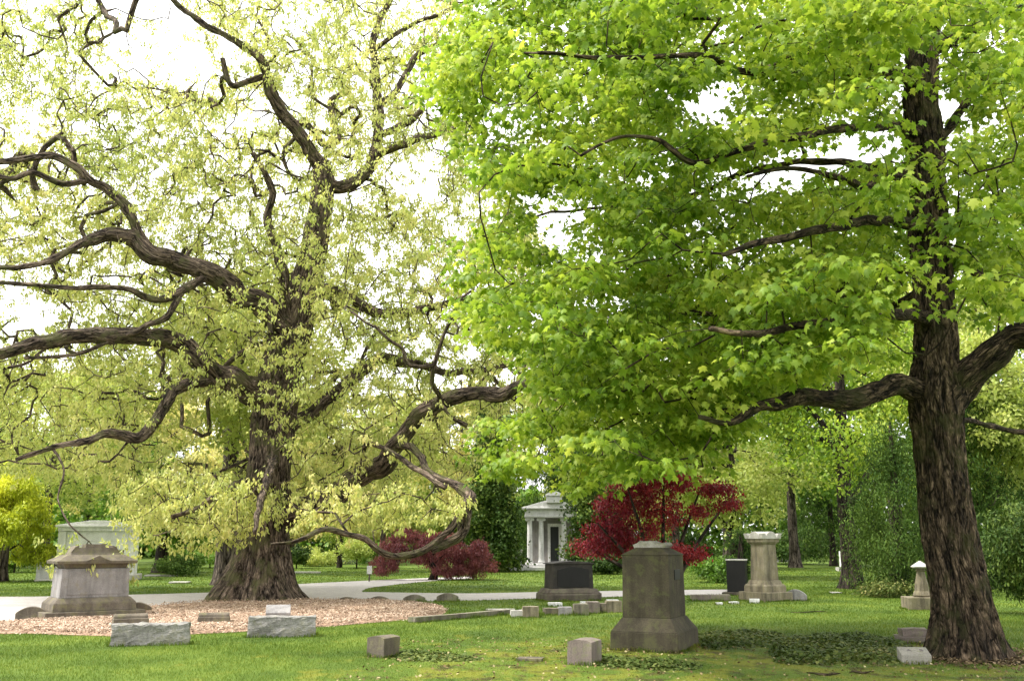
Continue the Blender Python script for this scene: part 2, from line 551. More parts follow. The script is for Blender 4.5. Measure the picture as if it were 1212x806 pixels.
def tube_arrays(P_, R_, seg, off=0, rough=0., rfreq=6., flare=None, s0=0., phase=0.):
    """returns verts, quads, bark coords; rough displaces into long ridges"""
    P_ = np.asarray(P_, float)
    n = len(P_)
    T = np.gradient(P_, axis=0) if n > 2 else np.repeat((P_[-1] - P_[0])[None], n, 0)
    T /= np.linalg.norm(T, axis=1)[:, None] + 1e-9
    a = np.array([1., 0, 0]) if abs(T[0][0]) < .8 else np.array([0, 1., 0])
    u = np.cross(T[0], a); u /= np.linalg.norm(u)
    ang = np.arange(seg) / seg * 2 * pi
    ca, sa = np.cos(ang), np.sin(ang)
    V = np.zeros((n, seg, 3)); B = np.zeros((n, seg, 3))
    s = s0
    for i in range(n):
        u = u - T[i] * u.dot(T[i]); u /= np.linalg.norm(u) + 1e-9
        w = np.cross(T[i], u)
        if i: s += np.linalg.norm(P_[i] - P_[i - 1])
        r = np.full(seg, R_[i])
        if flare is not None: r = r * flare(ang, P_[i][2], s)
        if rough > 0:
            rr = R_[i]
            for k in range(seg):
                q = Vector((ca[k] * rr * rfreq + phase, sa[k] * rr * rfreq, s * rfreq * .17))
                f = noise.noise(q) + .5 * noise.noise(q * 2.1)
                f2 = 1 - 2.2 * abs(noise.noise(q * 1.6 + Vector((7, 3, 1))))
                low = noise.noise(Vector((ca[k] * 1.1 + phase, sa[k] * 1.1, s * 1.1)))
                r[k] += rough * (.55 * f + .55 * f2) + rr * .10 * low
        V[i] = P_[i] + np.outer(r * ca, u) + np.outer(r * sa, w)
        B[i] = np.stack([ca * R_[i] + phase, sa * R_[i], np.full(seg, s)], 1)
    idx = np.arange(n * seg).reshape(n, seg) + off
    nx = np.roll(idx, -1, 1)
    q = np.stack([idx[:-1], nx[:-1], nx[1:], idx[1:]], 2).reshape(-1, 4)
    return V.reshape(-1, 3), q, B.reshape(-1, 3), idx

def tube_obj(name, pts, rad, mat, parent, seg=14, step=.12, rough=0., rfreq=6., flare=None, phase=0., cap=True, gnarl=0.):
    p, r = catmull(pts, rad, step)
    if gnarl:
        for k in range(2, len(p)):
            q = Vector(p[k]) * 1.7
            f = min(1, k / 8)
            p[k] = p[k] + np.array(noise.noise_vector(q)) * gnarl * f * (r[k] * .7 + .03)
            r[k] *= 1 + gnarl * .28 * noise.noise(q * 1.9 + Vector((9, 2, 4)))
    V, Q, B, idx = tube_arrays(p, r, seg, 0, rough, rfreq, flare, phase=phase)
    fs = [Q]
    if cap:
        V = np.concatenate([V, [p[-1] + (p[-1] - p[-2]) * .3]]); B = np.concatenate([B, [B[-1]]])
        e = len(V) - 1
        l = idx[-1]
        fs.append(np.stack([l, np.roll(l, -1), np.full(seg, e)], 1))
    o = link(name, np_mesh(name, V, fs, True, {'bk': B}), mat, parent, True)
    return o, p, r

# ------------------------------------------------------------------ tree growth
class Growth:
    """joins every point of a crown to the nearest wood already there, so twigs fork like real ones"""
    def __init__(self, seed=1):
        self.p, self.par, self.fix, self.dir = [], [], [], []
        self.chains = []
        self.rng = np.random.default_rng(seed)
    def add_path(self, pts, rad):
        base = len(self.p)
        for i, (q, r) in enumerate(zip(pts, rad)):
            self.p.append(np.array(q)); self.par.append(-1); self.fix.append(r)
            d = pts[min(i + 1, len(pts) - 1)] - pts[max(i - 1, 0)]
            self.dir.append(d / (np.linalg.norm(d) + 1e-9))
    def grow(self, att, step=.35, wiggle=.12, up=0., start=.4, rad_pen=0.6):
        att = np.asarray(att)
        arr = np.array(self.p)
        d0 = np.array([np.min(((arr - a) ** 2).sum(1)) for a in att])
        order = np.argsort(d0)
        cap = len(self.p) + len(att) * 14 + 100
        buf = np.zeros((cap, 3)); buf[:len(arr)] = arr
        pen = np.zeros(cap)
        pen[:len(arr)] = [0 if f is None else rad_pen * f for f in self.fix]
        cnt = len(arr)
        for a in att[order]:
            dd = ((buf[:cnt] - a) ** 2).sum(1)
            j = int(np.argmin(np.sqrt(dd) + pen[:cnt]))
            L = sqrt(dd[j])
            if L < step * .35: continue
            p0 = buf[j].copy()
            k = max(1, min(12, int(round(L / step))))
            ctrl = p0 + self.dir[j] * L * start + (a - p0) * .15 + self.rng.normal(0, wiggle * L * .6, 3) + np.array([0, 0, up * L])
            ids = [j]
            prev = p0
            for i in range(1, k + 1):
                t = i / k
                q = (1 - t) ** 2 * p0 + 2 * t * (1 - t) * ctrl + t * t * a
                if i < k: q = q + self.rng.normal(0, wiggle * step * .8, 3)
                self.p.append(q); self.par.append(ids[-1]); self.fix.append(None)
                dv = q - prev
                self.dir.append(dv / (np.linalg.norm(dv) + 1e-9))
                buf[cnt] = q; pen[cnt] = 0; ids.append(cnt); cnt += 1
                prev = q
            self.chains.append(ids)
    def radii(self, tip=.006, power=2.3, rmax=.12):
        n = len(self.p)
        acc = np.zeros(n)
        self.r = np.zeros(n)
        kids = np.zeros(n, int)
        for i in range(n):
            if self.fix[i] is None: kids[self.par[i]] += 1
        for i in range(n - 1, -1, -1):
            if self.fix[i] is None:
                if kids[i] == 0: acc[i] = tip ** power
                self.r[i] = min(rmax, acc[i] ** (1 / power))
                acc[self.par[i]] += acc[i] * 1.01
            else:
                self.r[i] = self.fix[i]
    def mesh(self, name, mat, parent, seg=5, rmin=0.):
        Vs, Qs, Bs = [], [], []
        off = 0
        for ids in self.chains:
            if self.r[ids[1]] < rmin: continue
            pts = np.array([self.p[i] for i in ids])
            r = np.array([self.r[i] for i in ids])
            r[0] = min(r[0], r[1] * 1.25)
            r[-1] = min(r[-1], r[-2]) if len(r) > 2 else r[-1]
            sg = seg + (2 if r[1] > .03 else 0)
            V, Q, B, idx = tube_arrays(pts, r, sg, off, phase=float(ids[0] % 17))
            Vs.append(V); Qs.append(Q); Bs.append(B); off += len(V)
        if not Vs: return None
        return tag(link(name, np_mesh(name, np.concatenate(Vs), [np.concatenate(Qs)], True, {'bk': np.concatenate(Bs)}), mat, parent, True), kind='stuff')
    def tips(self):
        return np.array([self.p[c[-1]] for c in self.chains])
    def outer(self, rmax):
        return np.array([self.p[i] for i in range(len(self.p)) if self.fix[i] is None and self.r[i] < rmax])

def crown_points(n, c, rx, ry, rz, rng, test=None, shell=0.0, zmin=None, noise_th=None, nscale=.5, batch=4000, min_d=None):
    out = []
    tot = 0
    tries = 0
    while tot < n and tries < 60:
        tries += 1
        q = rng.uniform(-1, 1, (batch, 3))
        rr = (q ** 2).sum(1)
        q = q[(rr < 1) & (rr > shell)]
        p = q * np.array([rx, ry, rz]) + np.array(c)
        if zmin is not None: p = p[p[:, 2] > zmin]
        if test is not None and len(p): p = p[test(p)]
        if noise_th is not None and len(p):
            v = np.array([noise.noise(Vector(a * nscale)) for a in p])
            p = p[v > noise_th]
        if len(p):
            out.append(p); tot += len(p)
    p = np.concatenate(out)
    rng.shuffle(p)
    return p[:n]

# ------------------------------------------------------------------ THE OAK
def polys_test(polys):
    def f(p):
        q = proj(p)
        m = np.zeros(len(p), bool)
        for pl in polys: m |= inpoly(q, pl)
        return m
    return f

def px_path(rows, d=0):
    """rows of (px, py, width px, Y)"""
    pts = [P(a[0], a[1], a[3] + d) for a in rows]
    rad = [W1(a[2], a[3]) / 2 for a in rows]
    return pts, rad

def build_oak():
    b = OAK_BASE
    Y = b[1]
    root = empty('oak_tree', (b[0], b[1], 0), 0, 'massive old spreading oak with gnarled limbs and pale yellow-green young leaves in the mulch bed', 'tree')
    g = Growth(5)
    # trunk with buttress roots
    tr = [(303, 716, 66), (304, 700, 64), (306, 680, 60), (309, 655, 56), (312, 620, 52), (317, 570, 49), (322, 520, 48), (328, 470, 50), (334, 435, 48), (345, 395, 46), (357, 355, 38), (366, 320, 34), (373, 285, 30), (380, 245, 27), (383, 215, 26), (380, 192, 20)]
    pts = [P(a[0], a[1], Y) for a in tr]; rad = [W1(a[2], Y) / 2 for a in tr]
    pts[0][2] = -.15
    def flare(ang, z, s):
        k = math.exp(-max(z, 0) / .75)
        lob = .5 + .5 * np.cos(5 * ang + .6) * (.6 + .4 * np.cos(2 * ang + 1))
        lob2 = .5 + .5 * np.cos(9 * ang + 2)
        return 1 + k * (.42 + .62 * lob + .15 * lob2)
    o, p, r = tube_obj('trunk', pts, rad, M['oak_bark'], root, 150, .06, .06, 9, flare)
    g.add_path(p[::3][8:], r[::3][8:])
    limbs = [
        # A upper left
        [(347, 392, 40, 0), (322, 374, 36, -.5), (292, 353, 33, -1), (262, 333, 30, -1.5), (232, 318, 27, -2), (200, 308, 25, -2.4), (178, 300, 25, -2.8), (160, 285, 23, -3), (138, 279, 20, -3.2), (115, 282, 16, -3.4), (98, 288, 10, -3.5), (60, 310, 8, -3.8), (10, 316, 6, -4), (-50, 318, 5, -4)],
        [(178, 302, 14, -2.8), (164, 275, 12, -3), (150, 248, 12, -3.1), (128, 224, 11, -3.2), (106, 213, 10, -3.4), (88, 196, 9, -3.6), (60, 186, 9, -3.8), (25, 188, 8, -4), (-30, 196, 7, -4.4)],
        [(106, 213, 8, -3.4), (75, 218, 8, -3.6), (40, 205, 7, -3.9), (10, 210, 7, -4.2), (-40, 200, 5, -4.5)],
        # B lower left
        [(325, 468, 40, 0), (300, 464, 36, -.6), (272, 452, 33, -1.2), (245, 434, 29, -1.8), (222, 414, 26, -2.2), (192, 402, 24, -2.7), (152, 397, 22, -3.3), (112, 398, 21, -3.8), (76, 400, 19, -4.2), (40, 408, 17, -4.6), (0, 418, 15, -5), (-60, 424, 13, -5.6)],
        [(252, 448, 15, -1.6), (234, 452, 15, -2.0), (214, 457, 15, -2.4), (199, 474, 14, -2.9), (188, 490, 14, -3.2), (176, 510, 14, -3.4), (163, 520, 12, -3.7), (145, 514, 12, -4), (124, 514, 10, -4.3), (98, 522, 8, -4.6), (66, 528, 6, -5), (20, 545, 4, -5.5)],
        # C thin mid left
        [(250, 326, 11, -1.6), (232, 334, 11, -2.2), (214, 346, 11, -2.8), (192, 353, 10, -3.2), (168, 350, 9, -3.6), (148, 342, 8, -4), (110, 340, 7, -4.3), (74, 339, 6, -4.8), (20, 336, 6, -5.2), (-30, 334, 5, -5.5)],
        [(216, 345, 8, -2.7), (208, 358, 8, -3), (196, 376, 9, -3.2), (176, 386, 9, -3.4), (160, 394, 8, -3.5), (140, 400, 5, -3.6), (85, 420, 5, -4.2), (30, 424, 4, -4.8)],
        # upright left of fork
        [(348, 385, 17, -.2), (338, 358, 15, -.5), (335, 330, 14, -.8), (328, 298, 12, -1.2), (316, 262, 10, -1.5), (322, 225, 8, -1.8), (300, 180, 6, -2.2)],
        # crown arms
        [(380, 200, 22, 0), (372, 186, 19, -.2), (356, 164, 18, -.5), (343, 145, 17, -.8), (332, 130, 16, -1), (322, 112, 15, -1.2), (316, 88, 14, -1.5), (304, 66, 11, -1.8), (284, 52, 9, -2), (262, 42, 8, -2.2), (235, 24, 7, -2.4), (205, 2, 6, -2.6), (180, -30, 5, -2.8)],
        [(345, 148, 10, -.8), (362, 146, 9, -.6), (374, 160, 8, -.4), (385, 172, 10, -.2), (400, 165, 10, .1), (396, 140, 9, .3), (393, 120, 8, .5), (410, 110, 7, .6)],
        [(384, 215, 22, 0), (398, 222, 17, .2), (415, 220, 16, .4), (430, 208, 16, .6), (441, 190, 15, .7), (447, 165, 14, .8), (448, 140, 13, .9), (446, 110, 12, 1), (443, 80, 11, 1), (440, 50, 9, 1), (450, 22, 8, 1), (462, 0, 7, 1), (470, -40, 5, 1)],
        [(444, 186, 11, .7), (460, 178, 11, .4), (482, 168, 11, 0), (505, 160, 10, -.4), (540, 152, 7, -.8)],
        [(448, 160, 11, .8), (466, 154, 11, .7), (486, 144, 10, .5), (500, 130, 7, .3)],
        [(447, 128, 9, .9), (464, 112, 9, 1.2), (478, 92, 9, 1.4), (490, 70, 9, 1.6), (502, 60, 8, 1.7), (522, 52, 7, 1.8), (545, 47, 5, 2)],
        [(443, 60, 7, 1), (470, 40, 6, .6), (500, 24, 6, .2), (530, 14, 5, -.3), (556, 0, 4, -.8)],
        [(314, 90, 9, -1.4), (296, 96, 8, -1.6), (276, 100, 8, -2), (268, 90, 8, -2.1), (262, 70, 7, -2.3)],
        # D big low right limb
        [(322, 612, 38, 0), (350, 604, 34, -.3), (380, 592, 31, -.7), (404, 578, 29, -1), (430, 563, 27, -1.4), (452, 545, 24, -1.8), (470, 527, 22, -2), (486, 503, 20, -2.2), (505, 486, 20, -2.4), (530, 474, 20, -2.6), (560, 468, 19, -2.8), (595, 465, 18, -3), (622, 457, 15, -3.2), (648, 461, 12, -3.4), (680, 462, 9, -3.6), (720, 470, 6, -3.8)],
        # E hanging loop
        [(466, 530, 13, -2), (482, 527, 12, -2.6), (497, 538, 12, -3.2), (510, 560, 12, -3.8), (534, 572, 13, -4.1), (548, 578, 17, -4.3), (556, 592, 19, -4.8), (543, 604, 14, -4.9), (536, 622, 12, -5.2), (516, 641, 11, -5.2), (492, 654, 12, -5.5), (468, 660, 11, -5.8), (450, 652, 10, -6), (430, 638, 10, -6.2), (408, 630, 9, -6.4), (385, 627, 8, -6.6), (365, 634, 7, -6.8), (345, 641, 6, -7), (322, 645, 4, -7.2)],
        [(553, 602, 14, -4.8), (552, 622, 14, -4.9), (544, 636, 13, -5), (528, 644, 12, -5.1), (512, 650, 10, -5.3)],
        [(400, 582, 10, -1), (425, 560, 5, -1.8), (432, 524, 6, -2.5), (445, 526, 6, -2.8), (463, 535, 6, -3.2), (485, 550, 7, -3.6), (505, 566, 7, -4), (530, 577, 8, -4.3)],
        # F fine upright forks in the middle
        [(512, 485, 7, -2.4), (520, 470, 6, -2.8), (514, 455, 6, -3.2), (514, 432, 6, -3.4), (521, 410, 5, -3.6), (530, 388, 4, -3.7), (546, 352, 4, -3.8)],
        [(514, 432, 5, -3.4), (498, 434, 5, -3.6), (482, 430, 5, -3.7), (476, 414, 5, -3.8), (462, 402, 4, -3.9), (442, 388, 3, -4)],
        [(553, 504, 8, -2.8), (536, 494, 7, -2.8), (522, 478, 7, -2.7)],
        # G right shoulder
        [(352, 372, 22, 0), (370, 352, 18, .5), (392, 345, 16, .8), (414, 354, 15, 1), (440, 368, 12, 1.1), (475, 372, 11, 1.2), (510, 364, 9, 1.2), (540, 356, 8, 1.2), (585, 345, 6, 1.2), (640, 320, 4, 1.2)],
        [(328, 520, 20, 0), (352, 500, 17, .3), (385, 475, 16, .6), (420, 447, 15, .9), (450, 427, 14, 1.1), (490, 430, 11, 1.3), (530, 440, 8, 1.5), (580, 436, 6, 1.6), (640, 420, 4, 1.8)],
        [(424, 448, 6, .9), (426, 430, 5, .7), (437, 405, 5, .5), (448, 388, 4, .3)],
        # towards the viewer low, carrying the bright low spray
        [(316, 590, 20, 0), (300, 572, 15, -1.2), (284, 572, 11, -2.6), (262, 585, 8, -4), (235, 600, 6, -5), (205, 612, 4, -5.6)],
        [(316, 560, 18, 0), (322, 545, 14, -1.5), (322, 552, 10, -3), (312, 580, 8, -4.5), (306, 610, 6, -5.6), (300, 632, 4, -6.2)],
        [(62, 530, 4, -5), (76, 556, 2.4, -5.4), (70, 590, 2.0, -5.7), (84, 622, 1.6, -5.9), (104, 640, 1.2, -6)],
    ]
    for i, L in enumerate(limbs):
        pts, rad = px_path([(a[0], a[1], a[2], Y + a[3]) for a in L])
        rad = [q * (.68 if L[0][0] in (466, 553) else .86) for q in rad]
        big = L[0][2] > 13
        # gentle natural wobble
        for k in range(2, len(pts)):
            pts[k] = pts[k] + RNG.normal(0, .02, 3)
        o, p, r = tube_obj('limb', pts, rad, M['oak_bark'], root, 36 if big else 12, .09 if big else .12, .042 if big else .016, 11, phase=i * 3.1, gnarl=.6)
        g.add_path(p[::2], r[::2])
    c = (b[0] - .5, b[1] + 2.4, 8.2)
    crown = [[(-140, -80), (150, -80), (215, -20), (560, -60), (575, 60), (560, 200), (640, 260), (700, 440), (690, 500), (560, 560), (540, 575), (480, 560), (470, 600), (440, 640), (400, 615), (350, 612), (345, 640), (200, 640), (150, 600), (120, 560), (-120, 560)]]
    hole = [[(130, -90), (225, -90), (235, 40), (190, 60), (120, 30)], [(490, 80), (590, 60), (560, 130), (505, 135)], [(0, 330), (70, 350), (60, 395), (0, 400)], [(400, 190), (435, 240), (395, 240)], [(325, 165), (360, 205), (330, 200)], [(535, 505), (605, 500), (600, 545), (540, 550)],
            [(250, 150), (350, 90), (365, 130), (290, 160)], [(200, 470), (320, 480), (300, 545), (200, 545)], [(380, 640), (640, 600), (640, 720), (380, 720)], [(115, 20), (260, 60), (240, 110), (130, 90)], [(455, 190), (520, 170), (520, 240), (460, 230)]]
    def test(p):
        q = proj(p)
        m = inpoly(q, crown[0])
        for h in hole:
            m &= ~(inpoly(q, h) & (RNG.random(len(p)) < .85))
        # lighter to the upper left
        return m
    att = crown_points(9200, c, 19, 6.3, 13.5, np.random.default_rng(3), test, 0.0, 1.9, -.2, .7)
    arr = np.array(g.p); fr = np.array(g.fix)
    thick = arr[fr > .13]; tr_ = fr[fr > .13]
    att = att[np.array([np.min(np.sqrt(((thick - a) ** 2).sum(1)) - tr_) > .4 for a in att])]
    # bright low spray in front of the trunk and to its left
    low = crown_points(150, P(228, 602, Y - 4.4), 2.1, 1.4, .95, np.random.default_rng(4))
    low2 = crown_points(75, P(440, 602, Y - 5), 2.2, 1.3, .6, np.random.default_rng(6))
    low3 = crown_points(30, P(105, 665, Y - 6.1), .9, .6, .5, np.random.default_rng(7))
    att = np.concatenate([att, low, low2, low3])
    g.grow(att, .34, .2, .02, .45, 1.2)
    g.radii(.0088, 2.4, .08)
    g.mesh('branchwork', M['oak_bark'], root, 4)
    tips = g.tips()
    rng = np.random.default_rng(9)
    tuft = []
    for s in range(3):
        keep = tips[rng.random(len(tips)) < (.9, .85, .8)[s]]
        tuft.append(keep + rng.normal(0, (.03, .15, .24)[s], (len(keep), 3)) * np.array([1, 1, .7]))
    tuft = np.concatenate(tuft)
    n = 15
    pos = np.repeat(tuft, n, 0) + rng.normal(0, .06, (len(tuft) * n, 3))
    m = len(pos)
    R = rotmats(m, rng, tilt=rng.normal(-.75, .5, m))
    crown_o = link('crown', scatter_mesh('crown', OAK_S[0], OAK_S[1], pos, R, rng.uniform(.06, .13, m)), M['oak_leaf'], root, True)
    return root

build_oak()

# ------------------------------------------------------------------ THE MAPLE
def build_maple():
    b = MAPLE_BASE
    Y = b[1]
    root = empty('maple_tree', (b[0], b[1], 0), 0, 'tall maple with furrowed brown trunk and fresh bright green leaves at the right foreground', 'tree')
    g = Growth(8)
    tr = [(1147, 800, 84), (1146, 780, 84), (1144, 755, 80), (1141, 730, 77), (1136, 700, 75), (1126, 650, 72), (1119, 600, 68), (1114, 550, 65), (1110, 510, 64), (1108, 475, 70), (1108, 448, 68), (1108, 420, 58), (1107, 380, 54), (1103, 330, 51), (1098, 280, 54), (1097, 235, 54), (1096, 205, 47), (1093, 170, 54), (1090, 130, 50), (1090, 90, 46), (1093, 40, 42), (1095, 0, 38), (1097, -80, 32), (1100, -200, 24), (1100, -330, 12)]
    pts = [P(a[0], a[1], Y) for a in tr]; rad = [W1(a[2], Y) / 2 * .81 for a in tr]
    pts[0][2] = -.12
    def flare(ang, z, s):
        k = math.exp(-max(z, 0) / .28)
        lob = .5 + .5 * np.cos(4 * ang + .3) * (.7 + .3 * np.cos(3 * ang))
        return 1 + k * (.22 + .42 * lob)
    o, p, r = tube_obj('trunk', pts, rad, M['maple_bark'], root, 200, .035, .055, 13, flare)
    g.add_path(p[::4][16:], r[::4][16:])
    limbs = [
        [(1112, 478, 46, 0), (1135, 455, 42, -.1), (1152, 435, 38, -.2), (1170, 417, 35, -.3), (1195, 403, 33, -.4), (1228, 397, 31, -.6), (1280, 388, 28, -.9), (1360, 370, 22, -1.2)],
        [(1103, 462, 34, 0), (1078, 460, 27, -.1), (1058, 457, 24, -.3), (1035, 466, 22, -.6), (1005, 472, 22, -.9), (970, 470, 21, -1.2), (940, 472, 18, -1.5), (905, 484, 13, -1.8), (870, 496, 7, -2.1), (830, 492, 4, -2.4)],
        [(1100, 222, 20, 0), (1082, 218, 14, -.3), (1062, 205, 10, -.6), (1040, 210, 9, -.9), (1026, 222, 10, -1.2), (1005, 216, 9, -1.5), (988, 209, 8, -1.8), (965, 205, 6, -2.1), (930, 200, 5, -2.4), (890, 205, 4, -2.7)],
        [(1100, 320, 20, 0), (1080, 318, 14, .3), (1050, 330, 12, .6), (1015, 330, 13, .7), (1000, 348, 14, .8), (985, 370, 13, .9), (962, 384, 11, 1), (930, 394, 9, 1.1), (880, 385, 7, 1.2), (820, 370, 6, 1.3), (760, 385, 5, 1.4), (700, 400, 4, 1.5)],
        [(1092, 100, 22, 0), (1060, 88, 16, -.5), (1020, 72, 13, -1), (975, 62, 11, -1.5), (935, 68, 10, -2), (903, 81, 10, -2.3), (868, 81, 8, -2.6), (827, 66, 7, -3), (780, 74, 6, -3.3), (720, 70, 5, -3.6), (640, 60, 4, -4)],
        [(1094, 160, 18, 0), (1050, 150, 13, -.8), (1000, 150, 10, -1.6), (940, 160, 9, -2.2), (880, 175, 8, -2.7), (820, 190, 7, -3), (777, 166, 5, -3.2), (735, 166, 4, -3.4), (690, 180, 3, -3.6)],
        [(1104, 380, 20, 0), (1070, 372, 14, -1), (1020, 375, 12, -2), (960, 385, 10, -2.8), (900, 395, 9, -3.4), (840, 388, 6, -3.8)],
        [(1100, 270, 18, 0), (1050, 262, 13, -1), (990, 268, 11, -2), (920, 280, 9, -2.8), (860, 300, 6, -3.3)],
        [(1096, 62, 20, 0), (1125, 52, 16, .1), (1150, 36, 15, .2), (1180, 18, 13, .3), (1215, 8, 12, .4), (1270, -10, 9, .5)],
        [(1094, 185, 12, 0), (1116, 160, 12, .2), (1140, 130, 10, .4), (1150, 105, 9, .5), (1180, 84, 8, .7), (1216, 88, 8, .9), (1270, 70, 6, 1)],
        [(1104, 290, 14, 0), (1128, 272, 11, .2), (1168, 262, 10, .5), (1206, 246, 9, .8), (1260, 235, 7, 1)],
        [(1107, 330, 12, 0), (1132, 316, 9, .3), (1166, 332, 9, .5), (1206, 352, 8, .8), (1260, 360, 7, 1)],
        [(1107, 500, 10, 0), (1140, 498, 6, .5), (1175, 505, 6, 1), (1212, 512, 6, 1.4), (1260, 510, 4, 1.8)],
        [(1100, 340, 12, 0), (1080, 350, 10, 1.2), (1030, 380, 8, 2.4), (960, 430, 7, 3.4), (900, 470, 5, 4.2), (840, 500, 3, 5)],
        [(1094, 20, 18, 0), (1060, -10, 14, .8), (1000, -30, 11, 1.6), (920, -20, 9, 2.4), (830, 10, 7, 3.2), (740, 30, 5, 3.8), (650, 60, 3, 4.2)],
        [(1096, 210, 14, 0), (1040, 200, 11, 1.2), (970, 190, 9, 2.4), (890, 200, 7, 3.2), (810, 230, 6, 3.8), (730, 240, 4, 4.2), (650, 250, 3, 4.5)],
    ]
    for i, L in enumerate(limbs):
        pts, rad = px_path([(a[0], a[1], a[2], Y + a[3]) for a in L])
        for k in range(2, len(pts)):
            pts[k] = pts[k] + RNG.normal(0, .025, 3)
        big = L[0][2] > 24
        o, p, r = tube_obj('limb', pts, rad, M['maple_bark'], root, 40 if big else 12, .06 if big else .1, .022 if big else .008, 10, phase=i * 2.3, gnarl=.7)
        g.add_path(p[::2], r[::2])
    main = [(555, -60), (552, 30), (530, 60), (492, 90), (495, 140), (540, 170), (590, 215), (600, 250), (545, 290), (535, 330), (570, 400), (640, 430), (640, 470), (560, 510), (535, 545), (560, 575), (640, 570), (700, 590), (760, 560), (830, 555), (870, 515), (905, 480), (940, 452), (1000, 445), (1080, 440), (1100, 410), (1140, 380), (1300, 400), (1300, -60)]
    holes = [[(800, 95), (880, 85), (880, 150), (810, 140)], [(640, 225), (700, 235), (690, 300), (630, 300)], [(860, 190), (960, 170), (960, 225), (870, 230)], [(1060, 60), (1125, 40), (1135, 470), (1075, 470)], [(970, 160), (1045, 120), (1050, 200), (975, 200)],
             [(1090, 395), (1300, 370), (1300, 520), (1090, 500)], [(760, 180), (800, 190), (800, 215), (760, 215)]]
    def test(p):
        q = proj(p)
        m = inpoly(q, main)
        rr = RNG.random(len(p))
        for h in holes: m &= ~(inpoly(q, h) & (rr < .93))
        m &= ~((q[:, 0] > 1060) & (RNG.random(len(p)) < .1))
        return m
    c = (b[0] - 1.2, b[1] + .8, 7.2)
    pads = crown_points(420, c, 8.6, 5.0, 6.6, np.random.default_rng(13), test, 0.04, 2.3, -.3, .6)
    prng = np.random.default_rng(14)
    att = []
    for q in pads:        # flat sprays that droop outwards
        k = 12
        o_ = prng.normal(0, 1, (k, 3)) * np.array([.46, .46, .05])
        o_[:, 2] -= .28 * (o_[:, 0] ** 2 + o_[:, 1] ** 2)
        att.append(q + o_)
    att = np.concatenate(att + [crown_points(250, c, 8.6, 5.0, 6.6, np.random.default_rng(15), test, 0.06, 2.3, -.25, .6)])
    att = att[test(att)]
    g.grow(att, .3, .12, -.02, .45, 1.2)
    g.radii(.0045, 2.3, .06)
    g.mesh('branchwork', M['maple_bark'], root, 4)
    tips = g.tips()
    rng = np.random.default_rng(19)
    extra = g.outer(.0075)
    extra = extra[rng.random(len(extra)) < .35]
    src = np.concatenate([tips, tips, extra])
    src = src + rng.normal(0, 1, (len(src), 3)) * np.array([.15, .15, .035])
    n = 12
    off = rng.normal(0, 1, (len(src) * n, 3)) * np.array([.14, .14, .045])
    pos = np.repeat(src, n, 0) + off
    m = len(pos)
    yaw = np.arctan2(-off[:, 0], off[:, 1]) + rng.normal(0, .6, m)     # blades point away from their twig
    R = rotmats(m, rng, tilt=rng.normal(-.55, .38, m), yaw=yaw, roll=rng.normal(0, .3, m))
    link('crown', scatter_mesh('crown', MAPLE_S[0], MAPLE_S[1], pos, R, rng.uniform(.05, .145, m)), M['maple_leaf'], root, True)

build_maple()

# ------------------------------------------------------------------ smaller trees and bushes
def general_tree(name, base, label, cat, trunk_pts, trunk_rad, blobs, bark, leaf, natt, nleaf, lsize, shape=QUAD_S, group=None,
                 seed=1, tip=.008, step=.5, wiggle=.15, spread=.3, tilt=(-.6, .5), extra_limbs=(), noise_th=None, shell=0, flatten=.7, seg=16, up=0., rmax=.09, crown_name='crown', trunk_name='trunk', rough=.02):
    """blobs: (centre, rx, ry, rz, weight) ellipsoids of the crown in world coordinates"""
    root = empty(name, base, 0, label, cat, group)
    g = Growth(seed)
    rng = np.random.default_rng(seed)
    def flare(ang, z, s):
        k = math.exp(-max(z, 0) / .4)
        return 1 + k * (.25 + .3 * (.5 + .5 * np.cos(5 * ang + seed)))
    o, p, r = tube_obj(trunk_name, trunk_pts, trunk_rad, bark, root, seg, .2, rough if trunk_rad[0] > .12 else 0, 8, flare if trunk_rad[0] > .08 else None, phase=seed)
    k0 = len(p) // 4
    g.add_path(p[k0:], r[k0:])
    for lp, lr in extra_limbs:
        o, p, r = tube_obj('limb', lp, lr, bark, root, 8, .25, 0, 8, phase=seed + 1)
        g.add_path(p, r)
    wsum = sum(bb[4] for bb in blobs)
    att = np.concatenate([crown_points(max(3, int(natt * bb[4] / wsum)), bb[0], bb[1], bb[2], bb[3], rng, None, shell, .15, noise_th, .6, batch=1500) for bb in blobs])
    g.grow(att, step, wiggle, up, .4, .8)
    g.radii(tip, 2.3, rmax)
    g.mesh('branchwork', bark, root, 4, rmin=0)
    tips = g.tips()
    src = tips[rng.integers(0, len(tips), nleaf)]
    # leaves gather in sprays round each twig end
    spray = src + rng.normal(0, spread, (nleaf, 3)) * np.array([1, 1, flatten])
    spray[:, 2] = np.maximum(spray[:, 2], .08)
    R = rotmats(nleaf, rng, tilt=rng.normal(tilt[0], tilt[1], nleaf))
    link(crown_name, scatter_mesh(crown_name, shape[0], shape[1], spray, R, rng.uniform(lsize * .6, lsize * 1.3, nleaf)), leaf, root, True)
    return root

def A(*a): return np.array(a, float)

